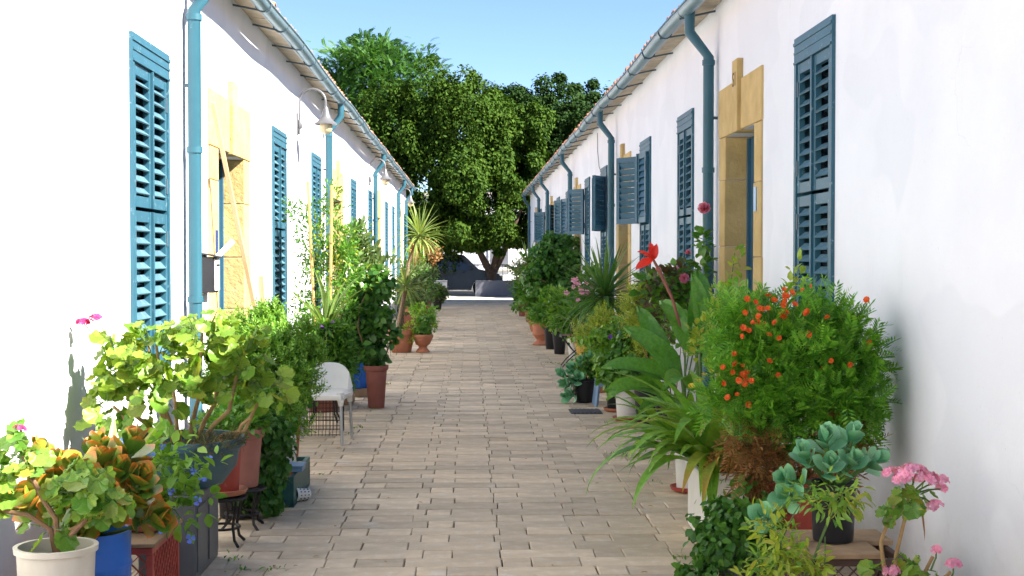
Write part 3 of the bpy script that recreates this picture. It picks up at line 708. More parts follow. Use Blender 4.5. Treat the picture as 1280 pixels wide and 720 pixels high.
# wall lamps on the sunlit wall
def wall_lamp(y, label):
    t = thing('wall_lamp', label, 'lamp', (-AL, y, 3.14), 0, 'grey gooseneck lamps on the sunlit wall')
    MB().box(0, .02, -.035, .035, -.13, .13).build('wall_plate', 'zinc', t, bevel=.005)
    MB().lathe([(.02, -.05), (.028, -.04), (.028, .04), (.02, .05)], (.045, 0, 0), 10).build('clamp', 'zinc', t, True)
    P = [(.035, 0, -.12), (.04, 0, .0), (.04, 0, .26)] + [(.04 + .15 * (1 - math.cos(a)), 0, .26 + .15 * math.sin(a)) for a in [math.pi * k / 10 for k in range(1, 11)]]
    P.append((.34, 0, .19))
    MB().tube(P, .013, 10).build('arm', 'zinc', t, True)
    MB().lathe([(.02, .2), (.032, .17), (.045, .12), (.07, .06), (.115, .02), (.135, .005), (.135, -.003), (.11, .012), (.03, .12)], (.34, 0, 0), 24, True, True).build('shade', 'zinc', t, True)
    MB().lathe([(.0, -.115), (.04, -.108), (.068, -.085), (.078, -.05), (.075, -.01), (.06, .025)], (.34, 0, 0), 20, False, True).build('globe', 'globe', t, True)
for y, l in ((15.9, 'grey gooseneck wall lamp with opal globe above a closed shutter, nearest the leaning plank'), (27.2, 'grey gooseneck wall lamp on the sunlit wall, the middle of three'), (38.9, 'grey gooseneck wall lamp at the far end of the sunlit wall')): wall_lamp(y, l)
# letter boxes
def letterbox(side, A, y, z, label, paper):
    t = thing('letter_box', label, 'letter box', (side * A, y, z)); s = -side
    MB().box(0, s * .09, -.10, .10, -.14, .13).build('box', 'black', t, bevel=.006); MB().box(s * .09, s * .102, -.085, .085, -.125, .11).build('front', 'whiteplastic', t, bevel=.004)
    MB().box(s * .102, s * .105, -.06, .06, .06, .075).build('slot', 'black', t)
    MB().add([(0, -.11, .15), (s * .125, -.11, .125), (s * .125, .11, .125), (0, .11, .15), (0, -.11, .16), (s * .125, -.11, .135), (s * .125, .11, .135), (0, .11, .16)], [(0, 3, 2, 1), (4, 5, 6, 7), (0, 1, 5, 4), (1, 2, 6, 5), (2, 3, 7, 6), (3, 0, 4, 7)]).build('lid', 'black', t)
    if paper: tag(MB().tube([(side * A + s * .07, y + .0, z + .10), (side * A + s * .20, y + .10, z + .25)], .022, 10).build('rolled_paper', 'paper', None, True), 'rolled white paper stuck in the letter box of the sunlit house', 'paper')
letterbox(-1, AL, 10.35, 1.47, 'black and white letter box beside the sunlit doorway, paper sticking out', True)
letterbox(1, AR, 11.98, 1.55, 'black and white letter box on the shaded wall by the drainpipe', False)
# leaning plank and stakes by the sunlit doorway
def lean(name, p, q, w, t, mat, label, cat):
    o = MB().bar(p, q, w, t, (1, 0, 0)).build(name, mat, None, bevel=.003); return tag(o, label, cat)
lean('plank', (-1.50, 11.05, .02), (-1.925, 10.32, 2.76), .028, .032, 'plank', 'long pale plank leaning beside the sunlit doorway', 'plank')
lean('stake', (-1.86, 12.75, .0), (-1.955, 12.85, 1.42), .03, .05, 'wood', 'short grey wooden stake leaning on the white wall past the doorway', 'stake')
lean('stake', (-1.75, 12.35, .0), (-1.93, 12.30, 1.17), .03, .03, 'plank', 'short pale stake leaning at the edge of the sunlit doorway', 'stake')

# ---- beyond the alley: low walls, parked car, white building, fence
def low_wall(x0, x1, label):
    t = thing('low_wall', label, 'wall', ((x0 + x1) / 2, 53.6, .03)); h = (x1 - x0) / 2
    MB().box(-h, h, -.12, .12, 0, .60).build('wall', 'wallgrey', t); MB().box(-h - .01, h + .01, -.14, .14, .60, .64).build('coping', 'wallgrey', t, bevel=.01)
low_wall(-4.6, -.86, 'low grey wall mostly hidden behind the bushes, beside the tail of the parked car'); low_wall(.26, 4.8, 'low grey wall under the big forked tree in the street')
car = thing('parked_car', 'dark parked minivan side-on in the street beyond the alley', 'car', (-.95, 57.4, -.03))
def car_body():
    prof = [(-2.3, .35), (-2.34, .75), (-2.22, 1.05), (-1.98, 1.62), (-1.75, 1.74), (.35, 1.76), (.75, 1.70), (1.35, 1.12), (2.2, .92), (2.36, .7), (2.36, .35), (1.85, .3)]
    arch = lambda c: [(c + .38 * math.cos(a), .3 + .38 * math.sin(a)) for a in [math.pi * k / 8 for k in range(9)]]
    P = prof + arch(1.45) + [(1.05, .25), (-1.0, .25)] + arch(-1.45)
    n = len(P); v = []; f = []
    for y, ins in ((-.9, 0), (-.82, .0), (.82, 0), (.9, 0)):
        for x, z in P:
            k = max(0, z - 1.0) * .16; yy = y * (1 - k * .9) if abs(y) > 0 else y
            v.append((x, yy, z))
    for r in range(3): f += [(r * n + i, r * n + (i + 1) % n, (r + 1) * n + (i + 1) % n, (r + 1) * n + i) for i in range(n)]
    f += [tuple(range(n))[::-1], tuple(3 * n + i for i in range(n))]
    return MB().add(v, f)
car_body().build('body', 'carpaint', car, True)
for k, (a, b, c, d) in enumerate(((-1.85, -.95, -1.72, -.95), (-.85, .05, -.85, .05), (.15, 1.1, .15, .62))):
    w = MB(); y0, y1 = -.905 * (1 - .02), -.80
    w.add([(a, -.905, 1.08), (b, -.905, 1.08), (d, -.832, 1.62), (c, -.832, 1.62), (a, -.87, 1.08), (b, -.87, 1.08), (d, -.79, 1.62), (c, -.79, 1.62)], [(0, 1, 2, 3), (0, 3, 7, 4), (1, 5, 6, 2), (3, 2, 6, 7), (0, 4, 5, 1)])
    w.build('side_window', 'glass', car)
MB().add([(.79, -.70, 1.675), (.79, .70, 1.675), (1.36, .78, 1.13), (1.36, -.78, 1.13)], [(0, 1, 2, 3)]).build('windscreen', 'glass', car)
for x in (-1.45, 1.45):
    for s in (-1, 1):
        w = MB().lathe([(.2, -.1), (.31, -.1), (.33, -.07), (.33, .07), (.31, .1), (.2, .1)], n=24).build('wheel', 'rubber', car, True); w.matrix_basis = Matrix.Translation((x, s * .8, .33)) @ Matrix.Rotation(R(90), 4, 'X')
        MB().lathe([(.02, -.115), (.06, -.11), (.2, -.09), (.2, .09), (.06, .11), (.02, .115)], n=10).build('rim', 'alloy', w)
for s in (-1, 1): MB().bar((-1.6, s * .6, 1.83), (.4, s * .6, 1.84), .035).box(-1.5, -1.45, s * .57, s * .63, 1.74, 1.83).box(.25, .3, s * .57, s * .63, 1.74, 1.83).build('roof_rail', 'alloy', car)
for x in (-.25, .72): MB().box(x - .08, x + .08, -.925, -.895, .98, 1.01).build('door_handle', 'black', car)
for x in (.1, -.9): MB().box(x - .006, x + .006, -.9035, -.899, .4, 1.05).build('door_seam', 'black', car)
MB().box(.98, 1.12, -1.05, -.87, 1.08, 1.22).build('mirror', 'carpaint', car, bevel=.03)
MB().box(2.2, 2.37, -.8, -.5, .72, .86).build('headlight', 'globe', car, bevel=.02); MB().box(-2.34, -2.2, -.86, -.7, .8, 1.15).build('tail_light', 'redlamp', car, bevel=.02)
# white building across the street
bld = thing('white_building', 'white building across the street behind the trees', 'house', (0, 69.5, .08))
MB().box(-14, 16, 0, 9, -.1, 4.6).build('wall', 'plaster', bld); MB().box(-14.2, 16.2, -.25, 9.2, 4.6, 4.8).build('roof', 'concrete', bld)
for x in (-11, -8, -5, -2, 1.55, 4.6, 8, 11):
    w = MB().box(x - .55, x + .55, -.06, .05, .9, 2.3).build('window', 'whiteplastic', bld); MB().box(x - .46, x + .46, -.064, -.05, .98, 2.22).build('pane', 'wallgrey', w)
    MB().box(x - .65, x + .65, -.12, -.0, .82, .895).build('sill', 'concrete', w)
fe = thing('street_fence', 'black metal railing in front of the white building across the street', 'fence', (3.2, 66.3, .08))
for k in range(26): MB().box(-3 + k * .24, -2.98 + k * .24, -.01, .01, 0, 1.15).build('bar', 'blackmetal', fe)
MB().box(-3.02, 3.04, -.02, .02, .1, .14).box(-3.02, 3.04, -.02, .02, 1.1, 1.15).build('rail', 'blackmetal', fe)

# ---- trees
def tree(name, label, loc, trunk, crown, n, leaf_size, mat, tmpl=TS, clump=.2, per=90, shell=.5, up=.25, group=None):
    t = thing(name, label, 'tree', loc, 0, group); tb = MB()
    for pts, rad in trunk: tb.tube(pts, rad, 9)
    tb.build('trunk', 'bark', t, True)
    mass(t, 'crown', crown, n, tmpl, leaf_size, mat, up=up, clump=clump, per=per, shell=shell, jit=.35, shingle=tmpl is TS, crust=tmpl is TS)
    return t
c1 = [(-2.7, .6, 4.6, 2.0, 2.2, 2.9), (-1.2, -.4, 6.2, 1.8, 1.9, 2.7), (-2.2, .2, 7.4, 1.5, 1.7, 1.8), (-4.2, .4, 4.6, 1.6, 1.8, 2.8), (-.4, -.6, 4.2, 1.6, 1.8, 1.9), (-1.8, -1.2, 3.6, 1.7, 1.4, 1.5), (.1, .2, 6.4, 1.2, 1.5, 2.0), (1.0, .6, 5.6, 1.4, 1.5, 2.2), (.5, .6, 7.3, 1.3, 1.3, 1.4), (1.7, .8, 6.6, 1.3, 1.3, 1.7), (-2.9, .2, 8.0, 1.1, 1.2, 1.1), (-1.3, .2, 8.2, 1.1, 1.2, 1.0), (-3.5, -.3, 6.6, 1.3, 1.4, 2.2), (-.8, -.2, 2.6, 1.6, 1.3, .75), (1.1, .3, 2.9, 1.6, 1.4, .95), (-3.2, 0, 2.6, 1.6, 1.4, .9), (2.2, .2, 3.6, 1.3, 1.4, 1.2), (.2, -.8, 2.4, 1.2, 1, .6), (-2.2, -.3, 2.5, 2.0, 1.1, .45), (1.6, 0, 2.35, 1.3, 1.1, .5), (-5.2, .6, 5.6, 1.3, 1.6, 2.4)]
tree('ficus_tree', 'big dense olive-green tree with a forked trunk behind the low wall', (.95, 55.6, -.02),
     [([(0, 0, -.1), (0, 0, .7), (-.05, 0, 1.0)], [.24, .19, .2]), ([(-.03, 0, .9), (-.35, 0, 1.5), (-.7, -.1, 2.2), (-1.5, 0, 4.2), (-1.9, 0, 6)], [.17, .14, .12, .09, .05]),
      ([(0, 0, .9), (.12, 0, 1.5), (.3, .1, 2.2), (.5, 0, 4.5)], [.15, .12, .1, .05]), ([(.05, 0, .95), (.45, .1, 1.7), (.8, 0, 2.6), (1.6, .2, 4.6)], [.14, .11, .09, .05]), ([(-1.1, 0, 3), (-2.4, .3, 4.6), (-3.4, .2, 6)], [.09, .06, .03])], c1, 140000, .15, 'tree1', clump=.28, per=400, shell=.6)
c2 = [(0, 0, 5.6, 2.8, 2.6, 3.0), (-1.9, -.3, 5.0, 1.9, 2, 2.9), (1.9, .2, 5.2, 2.3, 2.4, 2.8), (-.6, -.8, 3.4, 2.8, 2.2, 1.4), (-1.2, .4, 7.3, 1.4, 1.4, 1.4), (.9, 0, 7.7, 1.5, 1.6, 1.3), (-2.9, .3, 6.6, 1.4, 1.4, 2.2), (-1.9, .3, 7.9, 1.4, 1.3, 1.3), (-.4, .2, 8.1, 1.5, 1.4, 1.3), (-2.6, .3, 7.6, 1.3, 1.3, 1.4), (.6, .2, 7.6, 1.5, 1.4, 1.5), (3.2, 0, 4.4, 1.8, 2, 2)]
tree('broadleaf_tree', 'dark broad tree beside the olive-green one, beyond the end of the shaded terrace', (4.5, 58.4, -.03), [([(0, 0, -.1), (0, 0, 2), (.1, 0, 4), (0, 0, 7)], [.25, .2, .15, .05]), ([(0, 0, 2), (-1, 0, 3.6), (-1.8, 0, 5)], [.14, .1, .04]), ([(0, 0, 2.2), (1.2, 0, 3.8), (2, 0, 5.4)], [.13, .1, .04])], c2, 105000, .15, 'tree2', per=360, clump=.27, shell=.6)
c3 = [(0, 0, 10.6, 2.9, 2.6, 2.1), (-1.9, 0, 9.7, 2.1, 2, 1.5), (2.2, 0, 10.2, 2.3, 2, 1.4), (-.3, 0, 12.1, 1.6, 1.6, 1.0), (.6, .0, 8, 3.2, 2.4, 1.8)]
tree('feathery_tree', 'tall bright green feathery tree rising behind the olive-green one', (-5.0, 72.4, .08), [([(0, 0, -.1), (.1, 0, 4), (0, 0, 8), (-.2, 0, 12)], [.3, .24, .17, .05]), ([(0, 0, 7), (-1.6, 0, 9), (-2.4, 0, 10)], [.12, .08, .03]), ([(0, 0, 7), (1.6, 0, 9), (2.6, 0, 10.3)], [.12, .08, .03])], c3, 9000, .42, 'tree3', t_frond(9, .3, .06, .4), clump=.24, per=40, up=.1)
c4 = [(0, 0, 8.6, 1.5, 1.4, .9), (-.9, 0, 7.6, 1.3, 1.2, .9), (1.2, 0, 8.4, 1.2, 1.1, 1.0), (.3, .2, 9.4, .9, .9, .6), (0, 0, 6, 2, 1.6, 1.2)]
tree('thin_tree', 'thin open-crowned tree showing above the roof of the shaded terrace', (7.3, 72.0, .08), [([(0, 0, -.1), (0, 0, 4), (.1, 0, 9)], [.18, .14, .03]), ([(0, 0, 6), (-.9, 0, 7.8)], [.07, .02]), ([(0, 0, 6.4), (1.2, 0, 8.4)], [.07, .02])], c4, 2300, .27, 'tree2', TL, clump=.3, per=14)
c5 = [(0, 0, 6.4, 2.4, 2.0, 2.6), (.8, 0, 8.0, 1.2, 1.2, 1.4), (-1.5, 0, 5.6, 1.6, 1.6, 2.2), (1.8, 0, 5.4, 1.6, 1.6, 2.4)]
tree('pale_tree', 'pale green tree peeping out above the dark broad tree', (4.6, 64.8, -.03), [([(0, 0, -.1), (0, 0, 4), (0, 0, 7)], [.2, .16, .05]), ([(0, 0, 3.5), (1.3, 0, 5.5)], [.1, .04])], c5, 12000, .17, 'paletree', TS, per=200, clump=.25)
c6 = [(0, 0, 3.4, 2.0, 1.9, 1.4), (-1.2, .2, 2.9, 1.4, 1.5, 1.1), (1.3, 0, 3.2, 1.4, 1.4, 1.1), (0, 0, 4.6, 1.5, 1.4, 1.2), (-1.0, .4, 4.2, 1.2, 1.2, 1.0), (.6, -1.5, 3.2, 1.8, 1.3, 1.2), (-.9, 1.4, 3.2, 1.5, 1.4, 1.2), (2.2, -.6, 3.6, 1.5, 1.5, 1.2)]  # crown of an unseen tree, added and shaped to shade low walls and trunk
tree('unseen_shade_tree', 'unseen small tree added round the corner of the shaded terrace to shade the low walls', (5.9, 52.6, .032), [([(0, 0, -.1), (0, 0, 2), (.05, 0, 3.6)], [.12, .1, .04]), ([(0, 0, 1.8), (-1, 0, 3)], [.07, .03]), ([(0, 0, 1.9), (1.1, 0, 3.1)], [.07, .03])], c6, 40000, .17, 'tree2', per=90, shell=.3)

# ================================================================== POTS AND PLANTS
def potmesh(t, rt, rb, h, mat, x=0, y=0, z=0, rim=.028, style='pot', n=26, name='pot', sq=1):
    th = max(.006, rt * .06)
    if style == 'pot': pr_ = [(rb * .96, 0), (rb, .006), (rt - .012, h - rim - .004), (rt, h - rim), (rt + .006, h - rim * .5), (rt + .004, h), (rt - th, h), (rt - th, h - .05), (rt - th - .01, h - .055)]
    elif style == 'bucket': pr_ = [(rb * .97, 0), (rb, .008), (rt - .004, h - .025), (rt + .006, h - .022), (rt + .008, h), (rt - th, h), (rt - th, h - .05), (rt - th - .008, h - .055)]
    elif style == 'drum': pr_ = [(rb * .93, 0), (rb, .02), (rb, h * .3), (rb * 1.03, h * .32), (rb * 1.03, h * .35), (rb, h * .37), (rb, h * .66), (rb * 1.03, h * .68), (rb * 1.03, h * .71), (rb, h * .73), (rt, h - .01), (rt, h), (rt - th, h), (rt - th, h - .05), (rt - th - .008, h - .055)]
    elif style == 'bowl': pr_ = [(rb, 0), (rb * 1.05, .015), (rb * 1.35, h * .4), (rt * .93, h * .75), (rt * .96, h - rim), (rt, h - rim), (rt + .008, h - rim * .5), (rt, h), (rt - th, h), (rt - th * 1.2, h - .05), (rt - th * 1.5 - .008, h - .055)]
    elif style == 'jar': pr_ = [(rb, 0), (rb * 1.1, .02), (rt * 1.08, h * .45), (rt * 1.12, h * .65), (rt * .95, h * .86), (rt * .86, h * .92), (rt, h - .02), (rt, h), (rt - th, h), (rt - th * 1.5, h - .05), (rt - th * 2 - .008, h - .055)]
    elif style == 'urn': pr_ = [(rb * 1.25, 0), (rb * 1.3, .02), (rb * .75, .08), (rb * .75, .10), (rb * 1.3, h * .45), (rt * .9, h * .72), (rt, h - rim), (rt + .01, h - rim * .5), (rt, h), (rt - th, h), (rt - th * 1.2, h - .05), (rt - th * 1.5 - .008, h - .055)]
    o = MB().lathe(pr_, (x, y, z), n, True, False, sq).build(name, mat, t, True)
    MB().lathe([(0.002, h - .038), (pr_[-1][0] * .5, h - .04), (pr_[-1][0] + .004, h - .052)], (x, y, z), 14, True, False, sq).build('soil', 'soil', t, True)
    return o
def saucer(t, r, mat, x=0, y=0, z=0):
    return MB().lathe([(r * .8, 0), (r, .01), (r + .012, .035), (r + .004, .037), (r * .85, .014), (.01, .012)], (x, y, z), 24, True, True).build('saucer', mat, t, True)
def stems(t, base, ends, r0, mat, name='stem', bend=.12, n=6, k=5):
    for e in ends:
        b, e = Vector(base) + Vector((random.uniform(-.03, .03), random.uniform(-.03, .03), 0)), Vector(e); o = rv(bend * (e - b).length); o.z = abs(o.z) * .3
        P = [b.lerp(e, i / k) + o * math.sin(math.pi * i / k) for i in range(k + 1)]
        MB().tube(P, [r0 * (1 - .6 * i / k) for i in range(k + 1)], n).build(name, mat, t, True)
def leaf_blobs(t, kind, blobs, size, face=(0, -.35, .5), pet=None, shell=.45, name='leaf'):
    """single leaves facing outward through ellipsoids; blobs (x,y,z,rx,ry,rz,n)"""
    pm = MB()
    for bx, by, bz, rx, ry, rz, n in blobs:
        for i in range(n):
            d = Vector(rng.normal(size=3)).normalized(); q = shell + (1 - shell) * random.random() ** .5
            p = Vector((bx + d.x * q * rx, by + d.y * q * ry, bz + d.z * q * rz))
            nrm = (d * .7 + Vector(face) + rv(.28)).normalized()
            tip = Vector((d.x * .8, d.y * .8, -.55)) + rv(.5)
            leaf(kind, t, p, tip, nrm, size, name)
            if pet: pm.tube([p, p - tip.normalized() * .01 + Vector((bx - p.x, by - p.y, bz - p.z - rz * .4)) * .45], [.0025, .003], 4, False)
    if pet and pm.v: pm.build('petioles', pet, t, stuff=True)
def rosette(t, kind, c, axis, n, size, mats=None):
    ax = Vector(axis).normalized(); x = ax.orthogonal().normalized(); y = ax.cross(x)
    for i in range(n):
        f = i / n; a = i * 2.39996 + random.uniform(-.15, .15); el = 1.05 * (1 - f) ** .8 + .10
        o = x * math.cos(a) + y * math.sin(a); d = o * math.sin(el) + ax * math.cos(el)
        leaf(kind, t, Vector(c) + ax * (.02 + .05 * f) * size * 6 - o * .0, d, ax + o * -.4, size * (1 - .45 * f), var=.12)
def strap_clump(t, kind, c, n, L, el=(.2, 1.2), az=None, name='leaf', var=.25):
    for i in range(n):
        a = random.uniform(*az) if az else i * 2.39996 + random.uniform(-.3, .3)
        e = random.uniform(*el); d = Vector((math.cos(a) * math.sin(e), math.sin(a) * math.sin(e), math.cos(e)))
        o = Vector((math.cos(a), math.sin(a), 0)); leaf(kind, t, Vector(c) + o * random.uniform(0, .03), d, Vector((-o.x * math.cos(e), -o.y * math.cos(e), math.sin(e))) + Vector((0, 0, .05)), L, name, var)
def yucca_head(t, kind, c, n, L):
    for i in range(n):
        f = (i + .5) / n; el = math.acos(1 - 1.62 * f); a = i * 2.39996
        o = Vector((math.cos(a), math.sin(a), 0)); d = o * math.sin(el) + Vector((0, 0, math.cos(el)))
        up = Vector((0, 0, 1)) - o * .3 if el > .5 else -o
        ms = ML[kind]; k = 0 if el < .6 else (1 if el < 1.1 else (2 if el < 1.6 else 3))
        obj('leaf', ms[k], t, frame(Vector(c) + o * .025 - Vector((0, 0, .10 * f)), d + rv(.05), up, L * random.uniform(.8, 1.1)))
def flowers(t, kind, pts, r, up=(0, -.4, .8), name='flower', jit=.3):
    for p in pts:
        u = Vector(up) + rv(jit); obj(name, FL[kind], t, frame(p, u.orthogonal(), u, r * random.uniform(.8, 1.15)))
def umbel(t, kind, c, R_, n, fr, stem_to=None, mat='greenstem', name='flower_head'):
    """ball of small florets as one flower head"""
    fm = FL[kind]; mb = MB(); c = Vector(c)
    for i in range(n):
        d = Vector(rng.normal(size=3)); d.z = abs(d.z) * .8 + .15; d.normalize(); m = frame(c + Vector((d.x * R_, d.y * R_, d.z * R_ * .6)), d.orthogonal(), d, fr)
        mb.add([m @ v.co for v in fm.vertices], [tuple(p.vertices) for p in fm.polygons])
    o = mb.build(name, fm.materials[0], t)
    if stem_to: MB().tube([stem_to, (c + Vector(stem_to)) / 2 + Vector((.01, 0, .01)), c], [.004, .0035, .003], 6).build('flower_stalk', mat, t, True)
    return o
def branch(t, kind, c, axis, n, size):
    ax = Vector(axis).normalized(); x = ax.orthogonal().normalized(); y = ax.cross(x); tw = random.uniform(0, 3)
    for i in range(n):
        f = i / max(1, n - 1)
        for s in (0, 1):
            a = tw + i * 1.45 + s * math.pi + random.uniform(-.35, .35); o = x * math.cos(a) + y * math.sin(a); el = 1.15 - .85 * f + random.uniform(-.15, .15)
            d = o * math.sin(el) + ax * math.cos(el) + Vector((0, 0, .15)); sz = size * (1.0 - .45 * f * f)
            leaf(kind, t, Vector(c) + ax * size * (f - .6) * .9, d, ax * math.sin(el) - o * math.cos(el), sz, var=.18)
G_L, G_R = 'potted plants along the sunlit wall', 'potted plants along the shaded wall'
def plant(name, label, x, y, z=.004, g=None, cat='plant'): return thing(name, label, cat, (x, y, z), random.uniform(0, 0), g)
def crate(name, label, x0, x1, y0, y1, z0, z1, mat, cat='crate', lattice=True, board=None):
    t = thing(name, label, cat, ((x0 + x1) / 2, (y0 + y1) / 2, z0)); a, b, h = (x1 - x0) / 2, (y1 - y0) / 2, z1 - z0
    MB().box(-a, a, -b, b, 0, .012).build('floor', mat, t); fr = MB()
    for sx in (-1, 1):
        for sy in (-1, 1): fr.box(sx * a, sx * (a - .03), sy * b, sy * (b - .03), .012, h - .03)
    fr.box(-a, a, -b, -b + .03, h - .03, h).box(-a, a, b - .03, b, h - .03, h).box(-a, -a + .03, -b + .03, b - .03, h - .03, h).box(a - .03, a, -b + .03, b - .03, h - .03, h)
    fr.box(-a, a, -b + .002, -b + .02, .012, .05).box(a - .02, a - .002, -b, b, .012, .05).box(-a + .002, -a + .02, -b, b, .012, .05)
    fr.build('frame', mat, t, bevel=.004)
    if lattice:
        for axis in (0, 1, 2):
            L = 2 * (a if axis == 0 else b) - .06; k = max(3, int(L / .055)); hh = h - .08; mb = MB()
            for i in range(-int(hh / (L / k)) - 1, k + 1):
                for sgn in (1, -1):
                    pts = []
                    for q in (0, 1):
                        u = (i * L / k + (hh if q else 0)) ; pts.append([u, .05 + q * hh])
                    if pts[1][0] <= 0 or pts[0][0] >= L: continue
                    if pts[0][0] < 0: pts[0] = [0, .05 - pts[0][0]]
                    if pts[1][0] > L: pts[1] = [L, .05 + hh - (pts[1][0] - L)]
                    P = []
                    for u, z in pts:
                        u = u - L / 2; u = u * sgn
                        P.append((u, -b + .012 + (.004 if sgn < 0 else 0), z) if axis == 0 else ((1 if axis == 1 else -1) * (a - .012 - (.004 if sgn < 0 else 0)), u, z))
                    mb.bar(P[0], P[1], .012, .004 if axis == 0 else .012)
            mb.build('lattice', mat, t, stuff=True)
    else:
        MB().box(-a + .01, a - .01, -b + .004, -b + .014, .05, h - .032).box(a - .014, a - .004, -b + .02, b - .02, .05, h - .032).box(-a + .004, -a + .014, -b + .02, b - .02, .05, h - .032).build('side_panel', mat, t)
    return t
def stand(label, x, y, h, r, legs=4, ring=True, z=.004, name='plant_stand'):
    t = thing(name, label, 'plant stand', (x, y, z))
    for rr, zz in ((r, h - .012), (r * .72, h * .35)):
        P = [(rr * math.cos(a), rr * math.sin(a), zz) for a in [2 * math.pi * k / 20 for k in range(21)]]; MB().tube(P, .008, 6).build('ring', 'blackmetal', t, True)
    MB().lathe([(r - .005, h - .006), (r - .005, h - .001)], n=20).build('top', 'blackmetal', t)
    for k in range(legs):
        a = 2 * math.pi * (k + .5) / legs; c, s = math.cos(a), math.sin(a)
        MB().tube([(r * c, r * s, h - .012), (r * .74 * c, r * .74 * s, h * .4), (r * .85 * c, r * .85 * s, h * .12), (r * 1.12 * c, r * 1.12 * s, 0)], .009, 6).build('leg', 'blackmetal', t, True)
    return t

# ------------------------------------------------------------------ sunlit side, near to far
random.seed(21)
# white bucket with woody geranium
t = plant('potted_geranium', 'woody geranium with lime leaves in a stained white bucket', -1.57, 5.2, g=G_L)
potmesh(t, .148, .125, .50, 'oldwhite', style='bucket')
for P, r in (([(0, 0, .46), (-.02, 0, .56), (-.10, -.02, .62), (-.24, -.03, .645), (-.30, -.03, .66)], .011), ([(.01, .0, .46), (.0, .0, .60), (-.05, 0, .68), (-.10, .0, .78), (-.12, 0, .84)], .012),
             ([(.02, 0, .46), (.06, -.02, .54), (.12, -.03, .60), (.11, -.02, .70)], .011), ([(.03, 0, .46), (.04, .0, .55), (.10, 0, .58)], .008)):
    MB().tube(P, [r * (1.1 - .12 * i) for i in range(len(P))], 8).build('stem', 'woodystem', t, True)
leaf_blobs(t, 'ger_mid', [(-.11, 0, .88, .10, .09, .12, 26), (-.27, -.03, .74, .07, .07, .13, 20), (.13, -.03, .74, .13, .10, .10, 30), (.19, 0, .67, .10, .09, .07, 16), (-.02, -.02, .57, .10, .10, .05, 7), (-.15, -.05, .76, .08, .06, .08, 8)], .078, pet='greenstem')
umbel(t, 'magenta', (-.12, -.04, .945), .022, 16, .012, (-.11, 0, .86))
# blue drum with red-edged succulent
t = plant('potted_succulent', 'red-edged paddle-leaved succulent in a bright blue drum', -1.57, 5.68, g=G_L)
potmesh(t, .16, .16, .46, 'bluepl', style='drum')
for p, ax in (((-.16, -.05, .72), (-.5, -.4, 1)), ((-.02, -.1, .78), (-.1, -.5, 1)), ((.12, -.05, .76), (.3, -.5, 1)), ((.02, .08, .84), (0, -.2, 1)), ((.17, .0, .66), (.9, -.5, .6)), ((.10, -.12, .64), (.3, -1, .4)), ((-.08, -.13, .66), (-.2, -1, .5)),
              ((-.2, .05, .82), (-.4, 0, 1)), ((.15, .08, .86), (.3, 0, 1)), ((-.26, 0, .64), (-1, -.4, .4)), ((.24, .02, .58), (1, -.6, .1)), ((.0, -.16, .57), (0, -1, .2)), ((.06, -.02, .8), (.1, -.4, 1)), ((-.12, .02, .78), (-.2, -.3, 1)), ((.21, -.06, .74), (.5, -.6, .8)), ((.05, -.16, .72), (.1, -1, .6)), ((-.2, -.1, .68), (-.6, -.8, .7))):
    p = (p[0], p[1], p[2] - .08)
    MB().tube([(0, 0, .42), (p[0] * .6, p[1] * .6, (p[2] + .42) / 2), p], [.012, .011, .01], 6).build('stem', 'greenstem', t, True)
    branch(t, 'kal_red', p, ax, 6, .125)
# red lattice crate with board, pots on it
ct = crate('crate', 'faded red lattice crate by the wall carrying small pots', -1.71, -1.38, 5.95, 6.5, .004, .33, 'redpl')
bt = tag(MB().box(-1.725, -1.365, 5.93, 6.52, .334, .352).build('board', 'wood', None, bevel=.003), 'thin brown board lying on the red lattice crate', 'board')
t = plant('spider_plant', 'cream-striped strap-leaved plant in a small white pot on the red crate', -1.61, 6.12, .354, G_L)
potmesh(t, .075, .055, .12, 'whiteplastic'); strap_clump(t, 'varieg', (0, 0, .10), 9, .42, (.03, .5))
t = plant('blue_flowered_plant', 'trailing plant with small blue flowers in a terracotta pot on the red crate', -1.47, 6.25, .354, G_L)
saucer(t, .10, 'terra', 0, 0, 0); potmesh(t, .098, .07, .19, 'terra', 0, 0, .014, .04)
ends = [(.10, -.08, .34), (.2, -.02, .30), (.26, -.05, .16), (-.05, -.1, .38), (.05, .02, .42), (.18, -.12, .1), (.27, .05, .26), (.12, -.14, -.02), (.22, -.1, .0), (-.12, -.1, .28)]
stems(t, (0, 0, .17), ends, .0045, 'greenstem', bend=.2)
mass(t, 'foliage', [(.10, -.04, .28, .18, .12, .14), (.2, -.06, .12, .11, .09, .15), (.02, 0, .3, .16, .12, .12)], 260, TL, .062, 'light', up=0, clump=.35, per=6, shell=.2)
flowers(t, 'blue', [(.10, -.14, .40), (.05, -.15, .36), (.23, -.1, .28), (.27, -.1, .24), (.25, -.12, .15), (.14, -.16, .20), (.02, -.15, .22), (.10, -.17, .03), (.16, -.15, .06), (.29, -.04, .33), (-.08, -.14, .42), (.22, -.13, -.02)], .02, (.2, -.9, .4))
